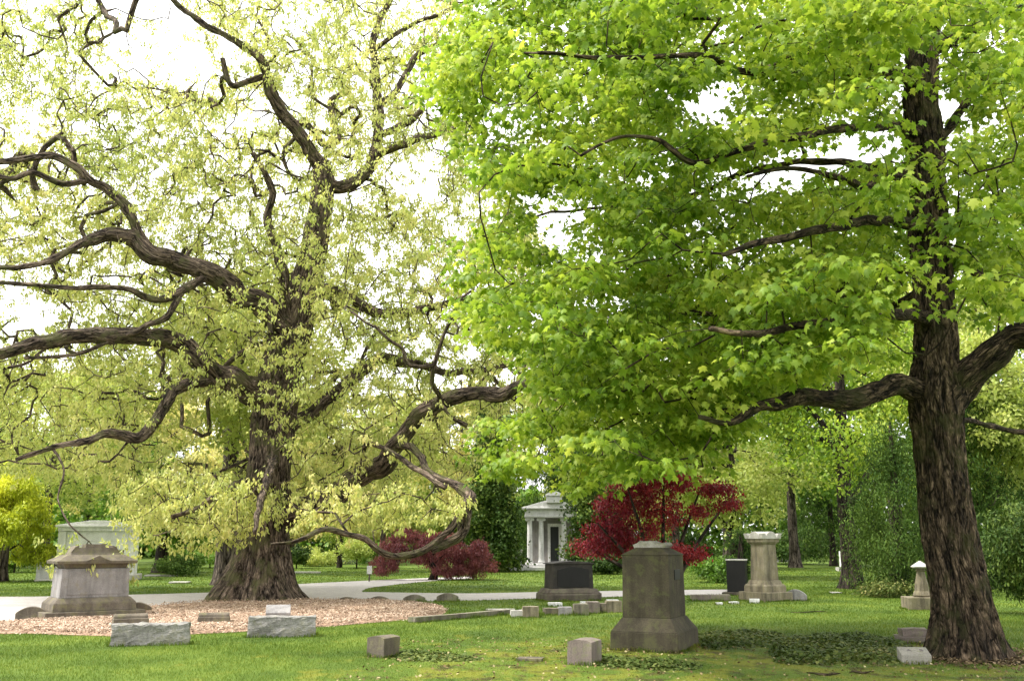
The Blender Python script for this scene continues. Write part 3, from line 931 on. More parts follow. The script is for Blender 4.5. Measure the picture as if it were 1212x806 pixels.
# red Japanese maple behind the brown pedestal
rb = A(W1(775 - 606, 19) + .05, 19.0, 0)
def redtree():
    X, Y = rb[0], rb[1]
    stems = []
    for k, (dx, dz) in enumerate([(-1.2, 1.9), (-.6, 2.5), (.1, 2.7), (.8, 2.5), (1.35, 2.3), (-1.3, 1.5)]):
        stems.append(([A(X, Y, .3), A(X + dx * .25, Y + .1 * (k - 2), .9), A(X + dx * .6, Y + .2 * (k - 2), .55 * dz + .35), A(X + dx, Y + .25 * (k - 2), dz)], [.07, .05, .035, .015]))
    general_tree('japanese_maple', rb, 'small crimson leaved maple spreading above the brown pedestal monument', 'tree',
                 [A(X, Y, -.05), A(X, Y, .35), A(X + .02, Y, .6)], [.1, .085, .07],
                 [((X + (px - 775) * .0158, Y + dy, EYE + (640 - py) * .0158), rx * .0158, .5, rz * .0158, wt) for px, py, rx, rz, dy, wt in
                  [(714, 626, 30, 22, 0, 2), (735, 590, 38, 24, .2, 3), (770, 572, 34, 18, -.2, 2), (800, 566, 26, 12, .2, 1), (842, 580, 26, 7, 0, .9), (852, 597, 18, 5, -.3, .5), (696, 645, 20, 14, .2, 1), (780, 610, 26, 22, .3, 1.4), (818, 606, 16, 7, -.2, .4), (812, 655, 26, 8, .2, .9), (745, 640, 36, 20, 0, 2), (765, 548, 16, 9, 0, .5), (740, 560, 14, 8, .2, .5), (770, 650, 40, 8, -.2, 1.2)]],
                 M['dark_bark'], M['red_leaf'], 500, 20000, .055, kite_shape(.3, .4), seed=21, tip=.003, step=.18, spread=.09, extra_limbs=stems, flatten=.55, rmax=.03)
redtree()

# purple weeping maple on the lawn island
pb_ = G(512, 686)
def purple():
    X, Y = pb_[0], pb_[1]
    k = Y / 38.
    blobs = []
    rng = random.Random(4)
    for dx, dz, rx, rz in [(-1.75, .55, .5, .3), (-1.45, 1.15, .55, .3), (-.9, 1.6, .7, .28), (-.1, 1.5, .7, .3), (.6, 1.35, .7, .3), (-.5, .9, .7, .35), (.2, .8, .7, .35), (1.0, .9, .6, .35), (1.6, .95, .5, .3), (1.9, .5, .5, .3), (1.2, .4, .6, .3), (.6, .35, .6, .25), (1.75, 1.15, .35, .25)]:
        blobs.append(((X + dx * k, Y + rng.uniform(-.8, .8), dz * k), rx * k, .8, rz * k, 1))
    general_tree('weeping_maple', pb_, 'low mounded purple weeping maple on the lawn island by the road', 'tree',
                 [A(X, Y, -.05), A(X + .1, Y, .4), A(X - .15, Y, .8), A(X + .1, Y, 1.15)], [.14, .12, .1, .05], blobs,
                 M['dark_bark'], M['purple_leaf'], 460, 34000, .10, NEEDLE_S, seed=31, tip=.006, step=.3, spread=.10, tilt=(-1.1, .4), up=.35, rmax=.05)
purple()

# golden cypress at the left edge
gb = G(2, 688)
def gold():
    X, Y = gb[0], gb[1]
    rng = random.Random(7)
    blobs = []
    for i in range(34):
        h = rng.uniform(.08, 1)
        R_ = 1.75 * (1 - h) ** .55 * 1.0 + .25
        a = rng.uniform(0, 2 * pi)
        blobs.append(((X + cos(a) * R_ * .75, Y + sin(a) * R_ * .75, .5 + h * 3.85), .75, .75, .38, 1))
    general_tree('golden_cypress', gb, 'bright golden yellow conifer mound at the far left edge', 'tree',
                 [A(X, Y, -.05), A(X, Y, 1), A(X + .1, Y, 2.5), A(X, Y, 4.2)], [.2, .17, .1, .03], blobs,
                 M['grey_bark'], M['gold_leaf'], 700, 42000, .15, NEEDLE_S, seed=41, tip=.008, step=.4, spread=.13, tilt=(-.5, .5), flatten=.8)
gold()

def broadleaf(name, px, Y, label, leaf, bark, htop, rx, zlow, natt=260, nleaf=9000, ls=.16, seed=1, tw=.25, bare=False, group='trees beyond the road', ry=None, nb=14, lean=0., **kw):
    """a spreading background tree placed on the lawn at picture column px and distance Y"""
    X = (px - 606) / FPX * Y * .98
    rng = random.Random(seed)
    ry = ry or rx
    blobs = []
    zc = (htop + zlow) / 2
    hz = (htop - zlow) / 2
    for i in range(nb):
        a = rng.uniform(0, 2 * pi); h = rng.uniform(-1, 1)
        rr = sqrt(max(0, 1 - h * h * .8)) * rng.uniform(.45, .8)
        blobs.append(((X + lean * (h + 1) + cos(a) * rx * rr, Y + sin(a) * ry * rr, zc + h * hz * .8), rx * .38, ry * .38, hz * .26 + .3, 1))
    limbs = []
    fork = max(1.6, zlow * .9)
    for i in range(5):
        a = rng.uniform(0, 2 * pi)
        q = rng.choice(blobs)[0]
        q = A(*q)
        s = A(X, Y, fork + i * (htop - fork) * .12)
        mid = (s + q) / 2 + A(rng.uniform(-.4, .4), rng.uniform(-.4, .4), .3)
        limbs.append(([s, mid, q], [tw * .42, tw * .28, tw * .1]))
    kw.setdefault('spread', .32); kw.setdefault('tip', .010); kw.setdefault('step', .6)
    return general_tree(name, (X, Y, 0), label, 'tree', [A(X, Y, -.1), A(X, Y, .8), A(X + rng.uniform(-.1, .1), Y, fork), A(X + lean, Y, zc), A(X + lean * 1.5, Y, htop * .85)],
                        [tw, tw * .85, tw * .75, tw * .45, tw * .1], blobs, bark, leaf, natt, nleaf, ls, seed=seed, group=group, extra_limbs=limbs, **kw)

def conifer(name, px, Y, label, leaf, h, rx, zlow=.3, natt=420, nleaf=22000, ls=.16, seed=1, group=None, cat='tree', power=.8, **kw):
    X = (px - 606) / FPX * Y * .98
    rng = random.Random(seed)
    blobs = []
    nb = 30
    for i in range(nb):
        f = (i + .5) / nb
        R_ = rx * (1 - f) ** power
        a = i * 2.4 + rng.uniform(-.4, .4)
        rr = rng.uniform(.35, .8)
        blobs.append(((X + cos(a) * R_ * rr, Y + sin(a) * R_ * rr, zlow + f * (h - zlow)), R_ * .5 + .25, R_ * .5 + .25, h * .035 + .2, R_ * .7 + .35))
    kw.setdefault('spread', .28); kw.setdefault('step', .5)
    return general_tree(name, (X, Y, 0), label, cat, [A(X, Y, -.1), A(X, Y, h * .4), A(X, Y, h * .97)], [.22, .16, .03], blobs, M['dark_bark'], leaf, natt, nleaf, ls,
                        shape=kw.pop('shape', NEEDLE_S), seed=seed, group=group, **kw)

def shrub(name, px, Y, label, leaf, w, h, nleaf=4000, ls=.09, seed=1, natt=90, cat='shrub', group=None, shape=QUAD_S, d=None, spread=.14, zc=None, **kw):
    X = (px - 606) / FPX * Y * .98
    rng = random.Random(seed)
    d = d or w
    blobs = []
    for i in range(9):
        a = rng.uniform(0, 2 * pi); rr = rng.uniform(.1, .7)
        blobs.append(((X + cos(a) * w / 2 * rr, Y + sin(a) * d / 2 * rr, h * rng.uniform(.3, .68)), w * .22, d * .22, h * .26, 1))
    kw.setdefault('step', .25)
    return general_tree(name, (X, Y, 0), label, cat, [A(X, Y, -.05), A(X, Y, h * .25), A(X + .05, Y, h * .5)], [.05, .04, .02], blobs, M['dark_bark'], leaf, natt, nleaf, ls,
                        shape=shape, seed=seed, group=group, tip=.005, spread=spread, crown_name='foliage', trunk_name='stem', **kw)

T = 'trees beyond the road'
# trees on the left, seen through the oak
broadleaf('background_tree', 268, 38, 'grey trunked tree standing just behind the oak with thin yellow-green leaves', M['spring_leaf'], M['grey_bark'], 12, 5.0, 4.2, 300, 15000, .17, 51, .42)
broadleaf('background_tree', 300, 50, 'slim trunked tree half hidden at the right of the grey tree behind the oak', M['yellow_leaf'], M['grey_bark'], 12, 5.0, 3.8, 300, 15000, .18, 52, .30)
broadleaf('background_tree', 192, 52, 'small black-trunked low forked tree beyond the road left of the oak', M['green_leaf'], M['dark_bark'], 4.6, 2.6, 1.4, 160, 9000, .14, 53, .34)
broadleaf('background_tree', 100, 58, 'mid green bushy tree behind the pale stone tomb', M['green_leaf'], M['grey_bark'], 7.5, 5.0, 1.6, 360, 26000, .19, 54, .3)
broadleaf('background_tree', 30, 66, 'tall thinly leaved tree above the golden conifer', M['spring_leaf'], M['grey_bark'], 13, 6, 3, 360, 26000, .2, 55, .3)
broadleaf('background_tree', 150, 72, 'tall bare-branched tree with sparse yellow leaves behind the stone tomb', M['yellow_leaf'], M['grey_bark'], 16, 6, 3, 400, 16000, .2, 56, .32)
broadleaf('background_tree', 225, 80, 'broad pale green tree far beyond the road left of the oak trunk', M['spring_leaf'], M['grey_bark'], 13, 7, 1.5, 360, 26000, .24, 57, .3)
broadleaf('background_tree', 400, 74, 'pale yellow flowering tree far beyond the road right of the oak trunk', M['yellow_leaf'], M['grey_bark'], 9, 6, 1.8, 360, 26000, .2, 58, .26)
broadleaf('background_tree', 345, 84, 'tall pale tree directly behind the oak trunk far away', M['spring_leaf'], M['grey_bark'], 15, 7, 3, 360, 26000, .24, 59, .3)
broadleaf('background_tree', 470, 80, 'yellow-green rounded tree behind the purple weeping maple', M['spring_leaf'], M['grey_bark'], 9, 5, 1.5, 360, 26000, .22, 60, .28)
broadleaf('background_tree', 403, 62, 'small dark stemmed tree beside the twiggy round shrub', M['spring_leaf'], M['dark_bark'], 4.2, 2.0, 1.8, 120, 4000, .14, 61, .14)
broadleaf('background_tree', 530, 90, 'tall faint green tree left of the dark evergreen', M['spring_leaf'], M['grey_bark'], 14, 7, 2, 360, 26000, .26, 62, .3)
broadleaf('background_tree', -60, 60, 'green tree beyond the road at the left edge of view', M['green_leaf'], M['grey_bark'], 9, 5, 1.5, 240, 12000, .2, 63, .3)
broadleaf('background_tree', 55, 47, 'pale tree with drooping twigs between the golden conifer and the stone tomb', M['spring_leaf'], M['grey_bark'], 11, 4.2, 3.4, 320, 15000, .15, 64, .2)
broadleaf('background_tree', 452, 54, 'pale green tree seen through the hanging loop of the oak limb', M['spring_leaf'], M['grey_bark'], 10, 3.6, 2.6, 320, 16000, .15, 65, .18)
broadleaf('background_tree', 545, 64, 'soft yellow-green tree between the oak and the dark evergreen', M['yellow_leaf'], M['grey_bark'], 13, 4.6, 3, 320, 16000, .18, 66, .24)
broadleaf('background_tree', 120, 90, 'tall faint yellow tree farthest away on the left', M['yellow_leaf'], M['grey_bark'], 17, 8, 4, 320, 16000, .25, 67, .3)
# evergreens round the columned tomb
conifer('evergreen_tree', 584, 54, 'broad dark glossy evergreen left of the columned tomb', M['ever_leaf'], 9.5, 1.35, .5, 420, 26000, .17, 71, 'evergreens by the columned tomb', shape=QUAD_S, power=.5)
conifer('evergreen_tree', 697, 54.0, 'dark evergreen crowding the right side of the columned tomb', M['ever_leaf'], 5.6, 1.15, .3, 300, 16000, .16, 72, 'evergreens by the columned tomb', shape=QUAD_S, power=.5)
conifer('evergreen_tree', 655, 70, 'tall dark evergreen rising behind the columned tomb', M['hem_leaf'], 12, 5.0, .5, 420, 20000, .24, 73, 'evergreens by the columned tomb', power=.5)
conifer('evergreen_tree', 760, 72, 'dark evergreen behind the crimson maple', M['hem_leaf'], 10, 4.2, .5, 380, 16000, .24, 74, 'evergreens by the columned tomb', power=.6)
# right side: tall green wood
broadleaf('background_tree', 870, 44, 'fresh green tree drooping low behind the column with the scrolled cap', M['spring_leaf'], M['dark_bark'], 10, 4.2, 1.9, 420, 26000, .15, 81, .22)
broadleaf('background_tree', 1006, 35, 'stout trunked tree on the lawn beside the dark yew', M['maple_leaf'], M['dark_bark'], 11, 4.0, 3.0, 380, 20000, .14, 82, .36)
broadleaf('background_tree', 800, 60, 'light green tree behind the crimson maple to its right', M['spring_leaf'], M['grey_bark'], 12, 4.6, 2.0, 440, 36000, .18, 83, .3)
broadleaf('background_tree', 940, 62, 'tall green tree beyond the scrolled column', M['green_leaf'], M['grey_bark'], 19, 6.0, 3, 440, 36000, .22, 84, .36)
broadleaf('background_tree', 1060, 48, 'tall grey trunked tree rising behind the foreground maple', M['green_leaf'], M['grey_bark'], 20, 4.6, 5, 440, 36000, .19, 85, .30)
broadleaf('background_tree', 1180, 40, 'green leaved tree behind the foreground maple on the right', M['spring_leaf'], M['dark_bark'], 14, 4.4, 3.6, 440, 36000, .16, 86, .2)
broadleaf('background_tree', 1215, 56, 'tall tree at the right edge far behind the shrubs', M['green_leaf'], M['dark_bark'], 20, 5.5, 3, 440, 36000, .21, 87, .3)
broadleaf('background_tree', 860, 85, 'tall distant tree between the crimson maple and the scrolled column', M['spring_leaf'], M['grey_bark'], 22, 7.5, 3, 440, 36000, .28, 88, .36)
broadleaf('background_tree', 700, 90, 'tall distant tree above the columned tomb', M['spring_leaf'], M['grey_bark'], 19, 7.5, 4, 440, 36000, .28, 89, .36)
conifer('yew_tree', 1064, 31, 'dense dark yew left of the foreground maple trunk', M['hem_leaf'], 5.4, 1.55, .25, 420, 30000, .10, 91, 'dark yews on the right', power=.8, noise_th=-.15)
conifer('yew_tree', 985, 66, 'dark conifer behind the stout lawn tree', M['hem_leaf'], 9, 3.6, .3, 380, 16000, .2, 92, 'dark yews on the right', power=.5)
conifer('yew_tree', 1150, 38, 'tall dark hemlock behind the foreground maple trunk', M['hem_leaf'], 8, 3.0, .3, 480, 26000, .15, 93, 'dark yews on the right', power=.8, noise_th=-.15)
conifer('yew_tree', 1235, 44, 'dark conifer at the right edge behind the glossy shrub', M['hem_leaf'], 9, 3.2, .3, 400, 18000, .17, 94, 'dark yews on the right', power=.45)
shrub('rhododendron', 1212, 22.5, 'glossy leaved rhododendron at the right edge', M['ever_leaf'], 2.7, 2.6, 15000, .10, 101, 300, shape=kite_shape(.2, .3), spread=.13)
shrub('shrub', 1052, 30, 'low dark creeping shrub at the foot of the yew', M['ivy_leaf'], 2.4, .45, 4500, .07, 102, 90)
shrub('shrub', 848, 40, 'rounded dark green shrub right of the brown pedestal', M['green_leaf'], 2.0, 1.15, 6500, .09, 103, 110)
shrub('shrub', 720, 50, 'clipped dark hedge shrub below the crimson maple', M['ever_leaf'], 3.4, 1.25, 8000, .10, 104, 120)
shrub('shrub', 423, 60, 'twiggy pale green round shrub beyond the road', M['spring_leaf'], 2.6, 1.9, 3500, .10, 105, 160)
shrub('shrub', 372, 66, 'low pale yellow-green shrub near the oak trunk beyond the lawn', M['spring_leaf'], 4.2, 1.4, 7000, .12, 106, 120)
shrub('shrub', 352, 60, 'dark little evergreen shrub at the right edge of the oak trunk', M['ever_leaf'], 1.8, 1.5, 4000, .11, 107, 80)
shrub('shrub', 212, 47, 'dark low-spreading shrub right of the black-trunked tree', M['hem_leaf'], 2.2, 1.1, 5000, .09, 108, 90)
shrub('shrub', 450, 68, 'brownish green bush behind the purple weeping maple', M['green_leaf'], 4, 1.8, 6000, .13, 109, 110)
shrub('shrub', 935, 72, 'wide dark shrub at the back of the right lawn', M['hem_leaf'], 9, 2.6, 9000, .2, 110, 200, spread=.3, step=.6)
shrub('shrub', 800, 66, 'dark green shrub at the back behind the brown pedestal', M['hem_leaf'], 6, 2.2, 7000, .18, 111, 160, spread=.3, step=.6)
shrub('shrub', 20, 52, 'dark shrub under the golden conifer by the far path', M['green_leaf'], 5, 1.2, 6000, .12, 112, 110)
shrub('shrub', 250, 62, 'low green shrubs behind the grey tree trunk', M['green_leaf'], 5, 1.3, 6000, .13, 113, 110)

# far wood that closes the view
def far_wood():
    rng = np.random.default_rng(77)
    n = 170000
    x = rng.uniform(-110, 110, n)
    zt = np.array([3.2 + 2.2 * noise.noise(Vector((a * .07, 3, 0))) + 1.4 * noise.noise(Vector((a * .3, 1, 0))) for a in x])
    zt = zt + np.where(x > 4, 9., 3.)
    z = zt * rng.random(n) ** .8
    y = 104 + rng.normal(0, 3.5, n) + 3 * np.sin(x * .2)
    R = rotmats(n, rng, tilt=rng.normal(-.5, .6, n))
    tag(link('far_wood', scatter_mesh('far_wood', QUAD_S[0], QUAD_S[1], np.stack([x, y, np.maximum(z, .05)], 1), R, rng.uniform(.35, .8, n)), M['green_leaf']),
        'hazy green mass of distant woodland closing the view', 'woodland', kind='stuff')
far_wood()

# ------------------------------------------------------------------ stones
M['brownstone'] = stone_mat('brownstone', (.088, .073, .048), (.045, .039, .024), lichen=(.09, .095, .035), streak=.35, lich_amt=.55, lich_th=.56)
M['greystone'] = stone_mat('greystone', (.31, .295, .29), (.195, .185, .18), lichen=(.20, .17, .10), streak=.3, lich_amt=.45, lich_th=.6)
M['mossystone'] = stone_mat('mossystone', (.185, .155, .12), (.10, .085, .065), lichen=(.16, .15, .07), streak=.35)
M['granite'] = stone_mat('granite', (.31, .30, .285), (.185, .175, .16), lichen=(.20, .19, .12), grain=38, streak=.12, bump=.02)
M['darkgranite'] = stone_mat('darkgranite', (.045, .038, .035), (.025, .021, .019), rough=.7, streak=.2, lichen=(.09, .085, .06), lich_amt=.3)
M['blackpanel'] = stone_mat('blackpanel', (.016, .015, .015), (.011, .010, .010), rough=.6, streak=.1, spec=.25)
M['darkbase'] = stone_mat('darkbase', (.13, .105, .085), (.07, .058, .045), lichen=(.12, .12, .07), streak=.3)
M['whitestone'] = stone_mat('whitestone', (.74, .73, .72), (.58, .57, .56), streak=.14, grain=30)
M['palestone'] = stone_mat('palestone', (.55, .53, .50), (.36, .34, .31), streak=.2, lichen=(.3, .3, .2), lich_amt=.3)
M['markerstone'] = stone_mat('markerstone', (.40, .38, .345), (.25, .235, .20), lichen=(.17, .17, .08), streak=.25)
M['columnstone'] = stone_mat('columnstone', (.30, .26, .185), (.165, .14, .095), lichen=(.17, .15, .08), streak=.55, lich_amt=.5, lich_th=.55)
M['pinkgrey'] = stone_mat('pinkgrey', (.25, .205, .185), (.15, .12, .105), lichen=(.14, .16, .06), streak=.3)
M['dark_void'] = plain_mat('bronze_door', (.02, .022, .024), .4)
M['bronze'] = plain_mat('bronze_plate', (.018, .018, .018), .5, .3, 60)
M['letter'] = plain_mat('carved_letter', (.16, .14, .14), .8)
M['redbrick'] = plain_mat('red_brick', (.35, .22, .18), .9)

class MB:
    """collects solid pieces into one mesh"""
    def __init__(self): self.bm = bmesh.new()
    def fr(self, z0, z1, w0, d0, w1, d1, cx=0, cy=0, dx=0, dy=0):
        """frustum of a rectangle, w0 x d0 at z0 to w1 x d1 at z1"""
        b = [self.bm.verts.new((cx + sx * w0 / 2, cy + sy * d0 / 2, z0)) for sx, sy in ((-1, -1), (1, -1), (1, 1), (-1, 1))]
        t = [self.bm.verts.new((cx + dx + sx * w1 / 2, cy + dy + sy * d1 / 2, z1)) for sx, sy in ((-1, -1), (1, -1), (1, 1), (-1, 1))]
        self.bm.faces.new(b[::-1]); self.bm.faces.new(t)
        for i in range(4): self.bm.faces.new((b[i], b[(i + 1) % 4], t[(i + 1) % 4], t[i]))
        return self
    def box(self, x0, x1, y0, y1, z0, z1):
        return self.fr(z0, z1, x1 - x0, y1 - y0, x1 - x0, y1 - y0, (x0 + x1) / 2, (y0 + y1) / 2)
    def prism(self, prof, y0, y1, axis='y'):
        """outline in x,z pushed from y0 to y1 (or outline in y,z along x)"""
        mk = (lambda a, z, d: (a, d, z)) if axis == 'y' else (lambda a, z, d: (d, a, z))
        f = [self.bm.verts.new(mk(a, z, y0)) for a, z in prof]
        b = [self.bm.verts.new(mk(a, z, y1)) for a, z in prof]
        n = len(prof)
        self.bm.faces.new(f); self.bm.faces.new(b[::-1])
        for i in range(n): self.bm.faces.new((f[i], b[i], b[(i + 1) % n], f[(i + 1) % n]))
        return self
    def lathe(self, prof, seg=24, cx=0, cy=0):
        rows = [[self.bm.verts.new((cx + r * cos(2 * pi * k / seg), cy + r * sin(2 * pi * k / seg), z)) for k in range(seg)] for r, z in prof]
        for a, b in zip(rows, rows[1:]):
            for k in range(seg): self.bm.faces.new((a[k], a[(k + 1) % seg], b[(k + 1) % seg], b[k]))
        self.bm.faces.new(rows[0][::-1]); self.bm.faces.new(rows[-1])
        return self
    def rough(self, cuts, amp, freq=5, seed=0, flatz=None):
        bmesh.ops.subdivide_edges(self.bm, edges=self.bm.edges[:], cuts=cuts, use_grid_fill=True)
        self.bm.normal_update()
        for v in self.bm.verts:
            n = noise.noise_vector(v.co * freq + Vector((seed, seed * 2.3, 0)))
            n2 = noise.noise_vector(v.co * freq * 2.7 + Vector((seed, 5, 0)))
            v.co += (n + n2 * .5) * amp
        return self
    def build(self, name, mat, parent=None, bevel=.008, smooth=False):
        bmesh.ops.recalc_face_normals(self.bm, faces=self.bm.faces[:])
        me = bpy.data.meshes.new(name)
        self.bm.to_mesh(me); self.bm.free()
        o = link(name, me, mat, parent)
        if smooth:
            for f in me.polygons: f.use_smooth = True
        if bevel:
            m = o.modifiers.new('bevel', 'BEVEL'); m.width = bevel; m.segments = 2; m.limit_method = 'ANGLE'; m.angle_limit = RD(35)
        return o

def arc(x0, x1, z0, rise, n=12):
    """points of a segmental arch from x1 to x0"""
    out = []
    for i in range(n + 1):
        t = i / n
        x = x1 + (x0 - x1) * t
        out.append((x, z0 + rise * (1 - (2 * t - 1) ** 2)))
    return out

# --- brown pedestal monument (centre right)
def pedestal():
    c0 = G(803, 773)
    yaw = RD(-25)
    w, d = 1.05, 1.18
    ctr = c0[:2] + np.array([cos(yaw) * (-w / 2) - sin(yaw) * (d / 2), sin(yaw) * (-w / 2) + cos(yaw) * (d / 2)])
    r = empty('pedestal_monument', (ctr[0], ctr[1], 0), yaw, 'square brown stone pedestal monument with flared base and dark plate below the crimson maple', 'monument')
    MB().fr(-.05, .27, w, d, w * .985, d * .985).fr(.27, .47, w * .985, d * .985, .76, .86).build('base', M['brownstone'], r, .012)
    MB().fr(.468, 1.385, .745, .845, .725, .825).build('body', M['brownstone'], r, .008)
    MB().fr(1.383, 1.40, .745, .845, .745, .845).fr(1.398, 1.50, .74, .84, .40, .46).build('cap', M['brownstone'], r, .01)
    tp = MB().prism([(-.24, 1.495), (.24, 1.495), (.27, 1.53), (.22, 1.58), (.12, 1.565), (.04, 1.60), (-.08, 1.59), (-.15, 1.605), (-.2, 1.56), (-.27, 1.545)], -.2, .2)
    tp.rough(3, .016, 8, 3)
    tp.build('carved_top', M['markerstone'], r, 0)
    MB().box(.36, .378, -.13, .16, 1.02, 1.17).build('plaque', M['bronze'], r, .004)
pedestal()

# --- big stepped monument on the left
def left_tomb():
    c0 = G(65.7, 736)
    yaw = RD(38)
    w, d = 2.0, 1.2
    ctr = c0[:2] + np.array([cos(yaw) * (w / 2) - sin(yaw) * (d / 2), sin(yaw) * (w / 2) + cos(yaw) * (d / 2)])
    r = empty('stepped_monument', (ctr[0] - .22, ctr[1], 0), yaw, 'wide grey stepped tomb monument with overhanging mossy cap in the mulch at left', 'monument')
    MB().fr(-.05, .17, w, d, w, d).build('plinth', M['mossystone'], r, .012)
    MB().fr(.168, .33, w * .84, d * .8, w * .83, d * .79).fr(.33, .44, w * .83, d * .79, w * .73, d * .64).build('step', M['mossystone'], r, .012)
    MB().fr(.438, 1.03, w * .70, d * .60, w * .68, d * .58).build('body', M['greystone'], r, .01)
    MB().fr(.50, .985, w * .56, .02, w * .54, .02, 0, -d * .300, 0, .010).build('panel', M['greystone'], r, .004)
    cap = MB().fr(1.028, 1.13, w * .61, d * .52, w * .66, d * .57).fr(1.128, 1.19, w * .80, d * .74, w * .82, d * .76).fr(1.188, 1.31, w * .81, d * .75, w * .58, d * .46)
    cap.prism([(-.24, 1.19), (.24, 1.19), (0, 1.30)], -.46, 0)
    cap.build('cap', M['mossystone'], r, .008)
    fin = MB().fr(1.308, 1.35, w * .52, d * .40, w * .50, d * .36).fr(1.349, 1.46, w * .46, d * .30, w * .42, d * .26)
    fin.prism([(-.5, 1.35), (-.34, 1.35), (-.34, 1.5), (-.42, 1.48)], -.17, .17).prism([(.34, 1.35), (.5, 1.35), (.42, 1.48), (.34, 1.5)], -.17, .17)
    fin.box(-.2, .2, -.16, .16, 1.455, 1.53)
    fin.rough(2, .012, 6, 4)
    fin.build('crest', M['mossystone'], r, 0)
left_tomb()

# --- pale stone tomb beyond the road on the left
def pale_tomb():
    Y = 43
    X = (119 - 606) / FPX * Y * .98
    r = empty('stone_tomb', (X, Y, 0), RD(14), 'low pale stone tomb with cornice and shallow pediment across the road at left', 'tomb')
    W_ = 3.1
    MB().box(-W_ / 2 - .1, W_ / 2 + .1, -1.0, 1.0, -.05, .22).build('plinth', M['palestone'], r, .02)
    b = MB().box(-W_ / 2 + .1, W_ / 2 - .1, -.8, .8, .218, 2.0)
    for s in (-1, 1):
        b.box(s * (W_ / 2 - .17) - .15, s * (W_ / 2 - .17) + .15, -.9, -.7, .219, 1.99)
    for k in range(1, 5): b.box(-W_ / 2 + .33, W_ / 2 - .33, -.812, -.78, .22 + k * .34, .245 + k * .34)
    b.build('wall', M['whitestone'], r, .012)
    MB().box(-W_ / 2, W_ / 2, -.93, .93, 1.998, 2.16).build('frieze', M['whitestone'], r, .01)
    MB().box(-W_ / 2 - .1, W_ / 2 + .1, -1.03, 1.03, 2.158, 2.25).prism([(-W_ / 2 - .05, 2.248), (W_ / 2 + .05, 2.248), (W_ / 2 - .5, 2.33), (.3, 2.43), (-.3, 2.43), (-W_ / 2 + .5, 2.33)], -.98, .98).build('cornice', M['whitestone'], r, .01)
    MB().box(-W_ / 2 - .75, -W_ / 2 - .08, -.6, .6, -.05, .75).fr(.748, 1.0, .55, 1.0, .2, .8, -W_ / 2 - .35, 0).build('side_block', M['whitestone'], r, .02)
pale_tomb()

# --- columned tomb
def ionic_tomb():
    Y = 58
    s = Y / FPX
    X = (657 - 606) * s * .98
    r = empty('columned_tomb', (X, Y, 0), RD(-2.5), 'small white classical tomb with four columns and pediment between dark evergreens', 'tomb')
    st = MB().box(-2.0, 2.0, -1.7, 2.4, -.05, .18).box(-1.85, 1.85, -1.45, 2.4, .178, .34).build('steps', M['whitestone'], r, .02)
    MB().box(-1.55, 1.55, .35, 2.3, .338, 2.9).build('wall', M['greystone'], r, .02)  # greyer than the columns: porch shade put into the wall colour
    for k, x in enumerate((-1.42, -.78, .50, 1.14)):
        c = MB().box(x - .2, x + .2, -1.2, -.8, .338, .42).lathe([(.19, .419), (.20, .47), (.165, .52), (.155, .6), (.145, 1.6), (.13, 2.72), (.15, 2.74)], 20, x, -1.0)
        o = c.build('column', M['whitestone'], r, .006)
        cp = MB().box(x - .2, x + .2, -1.18, -.82, 2.83, 2.9)
        for sx in (-1, 1):      # scroll volutes
            pr = [(x + sx * .17 + .085 * cos(a), 2.78 + .085 * sin(a)) for a in np.arange(0, 2 * pi, pi / 7)]
            cp.prism(pr, -1.17, -.83)
        cp.box(x - .17, x + .17, -1.15, -.85, 2.741, 2.832)
        cp.build('capital', M['whitestone'], o, .004)
    MB().box(-1.7, 1.45, -1.3, 2.3, 2.902, 3.02).box(-1.68, 1.43, -1.27, 2.3, 3.018, 3.36).build('entablature', M['whitestone'], r, .01)
    MB().box(-1.85, 1.6, -1.42, 2.4, 3.358, 3.45).build('cornice', M['whitestone'], r, .01)
    MB().prism([(-1.85, 3.448), (1.6, 3.448), (.15, 3.86), (-.35, 3.86)], -1.35, 2.3).build('pediment', M['whitestone'], r, .01)
    ac = MB().prism([(-.48, 3.7), (.42, 3.7), (.40, 4.12)] + arc(-.46, .40, 4.12, .17, 8)[1:], -1.5, -.6)
    ac.prism([(-.52, 4.08), (.46, 4.08)] + arc(-.52, .46, 4.13, .2, 8), -1.56, -.6)
    ac.build('crest', M['whitestone'], r, .01)
    fr = MB().box(-.42, -.27, .22, .36, .34, 2.4).box(.21, .36, .22, .36, .34, 2.4).box(-.42, .36, .22, .36, 2.4, 2.58)
    f = fr.build('door_frame', M['whitestone'], r, .01)
    MB().box(-.268, .208, .30, .345, .345, 2.398).build('door', M['dark_void'], r, .004)
    for sx in (-1, 1):
        b = empty('stone_urn', (X - .1 + sx * 1.85 + (-.35 if sx < 0 else .6), Y - 1.9, 0), 0, 'white stone urn on a block ' + ('left' if sx < 0 else 'right') + ' of the columned tomb steps', 'urn', 'urns at the columned tomb')
        MB().box(-.45, .45, -.4, .4, -.05, .5).build('pedestal', M['whitestone'], b, .02)
        MB().lathe([(.16, .499), (.18, .53), (.08, .62), (.14, .7), (.36, .88), (.42, 1.05), (.46, 1.1), (.44, 1.13)], 20).build('bowl', M['palestone'], b, 0, True)
ionic_tomb()

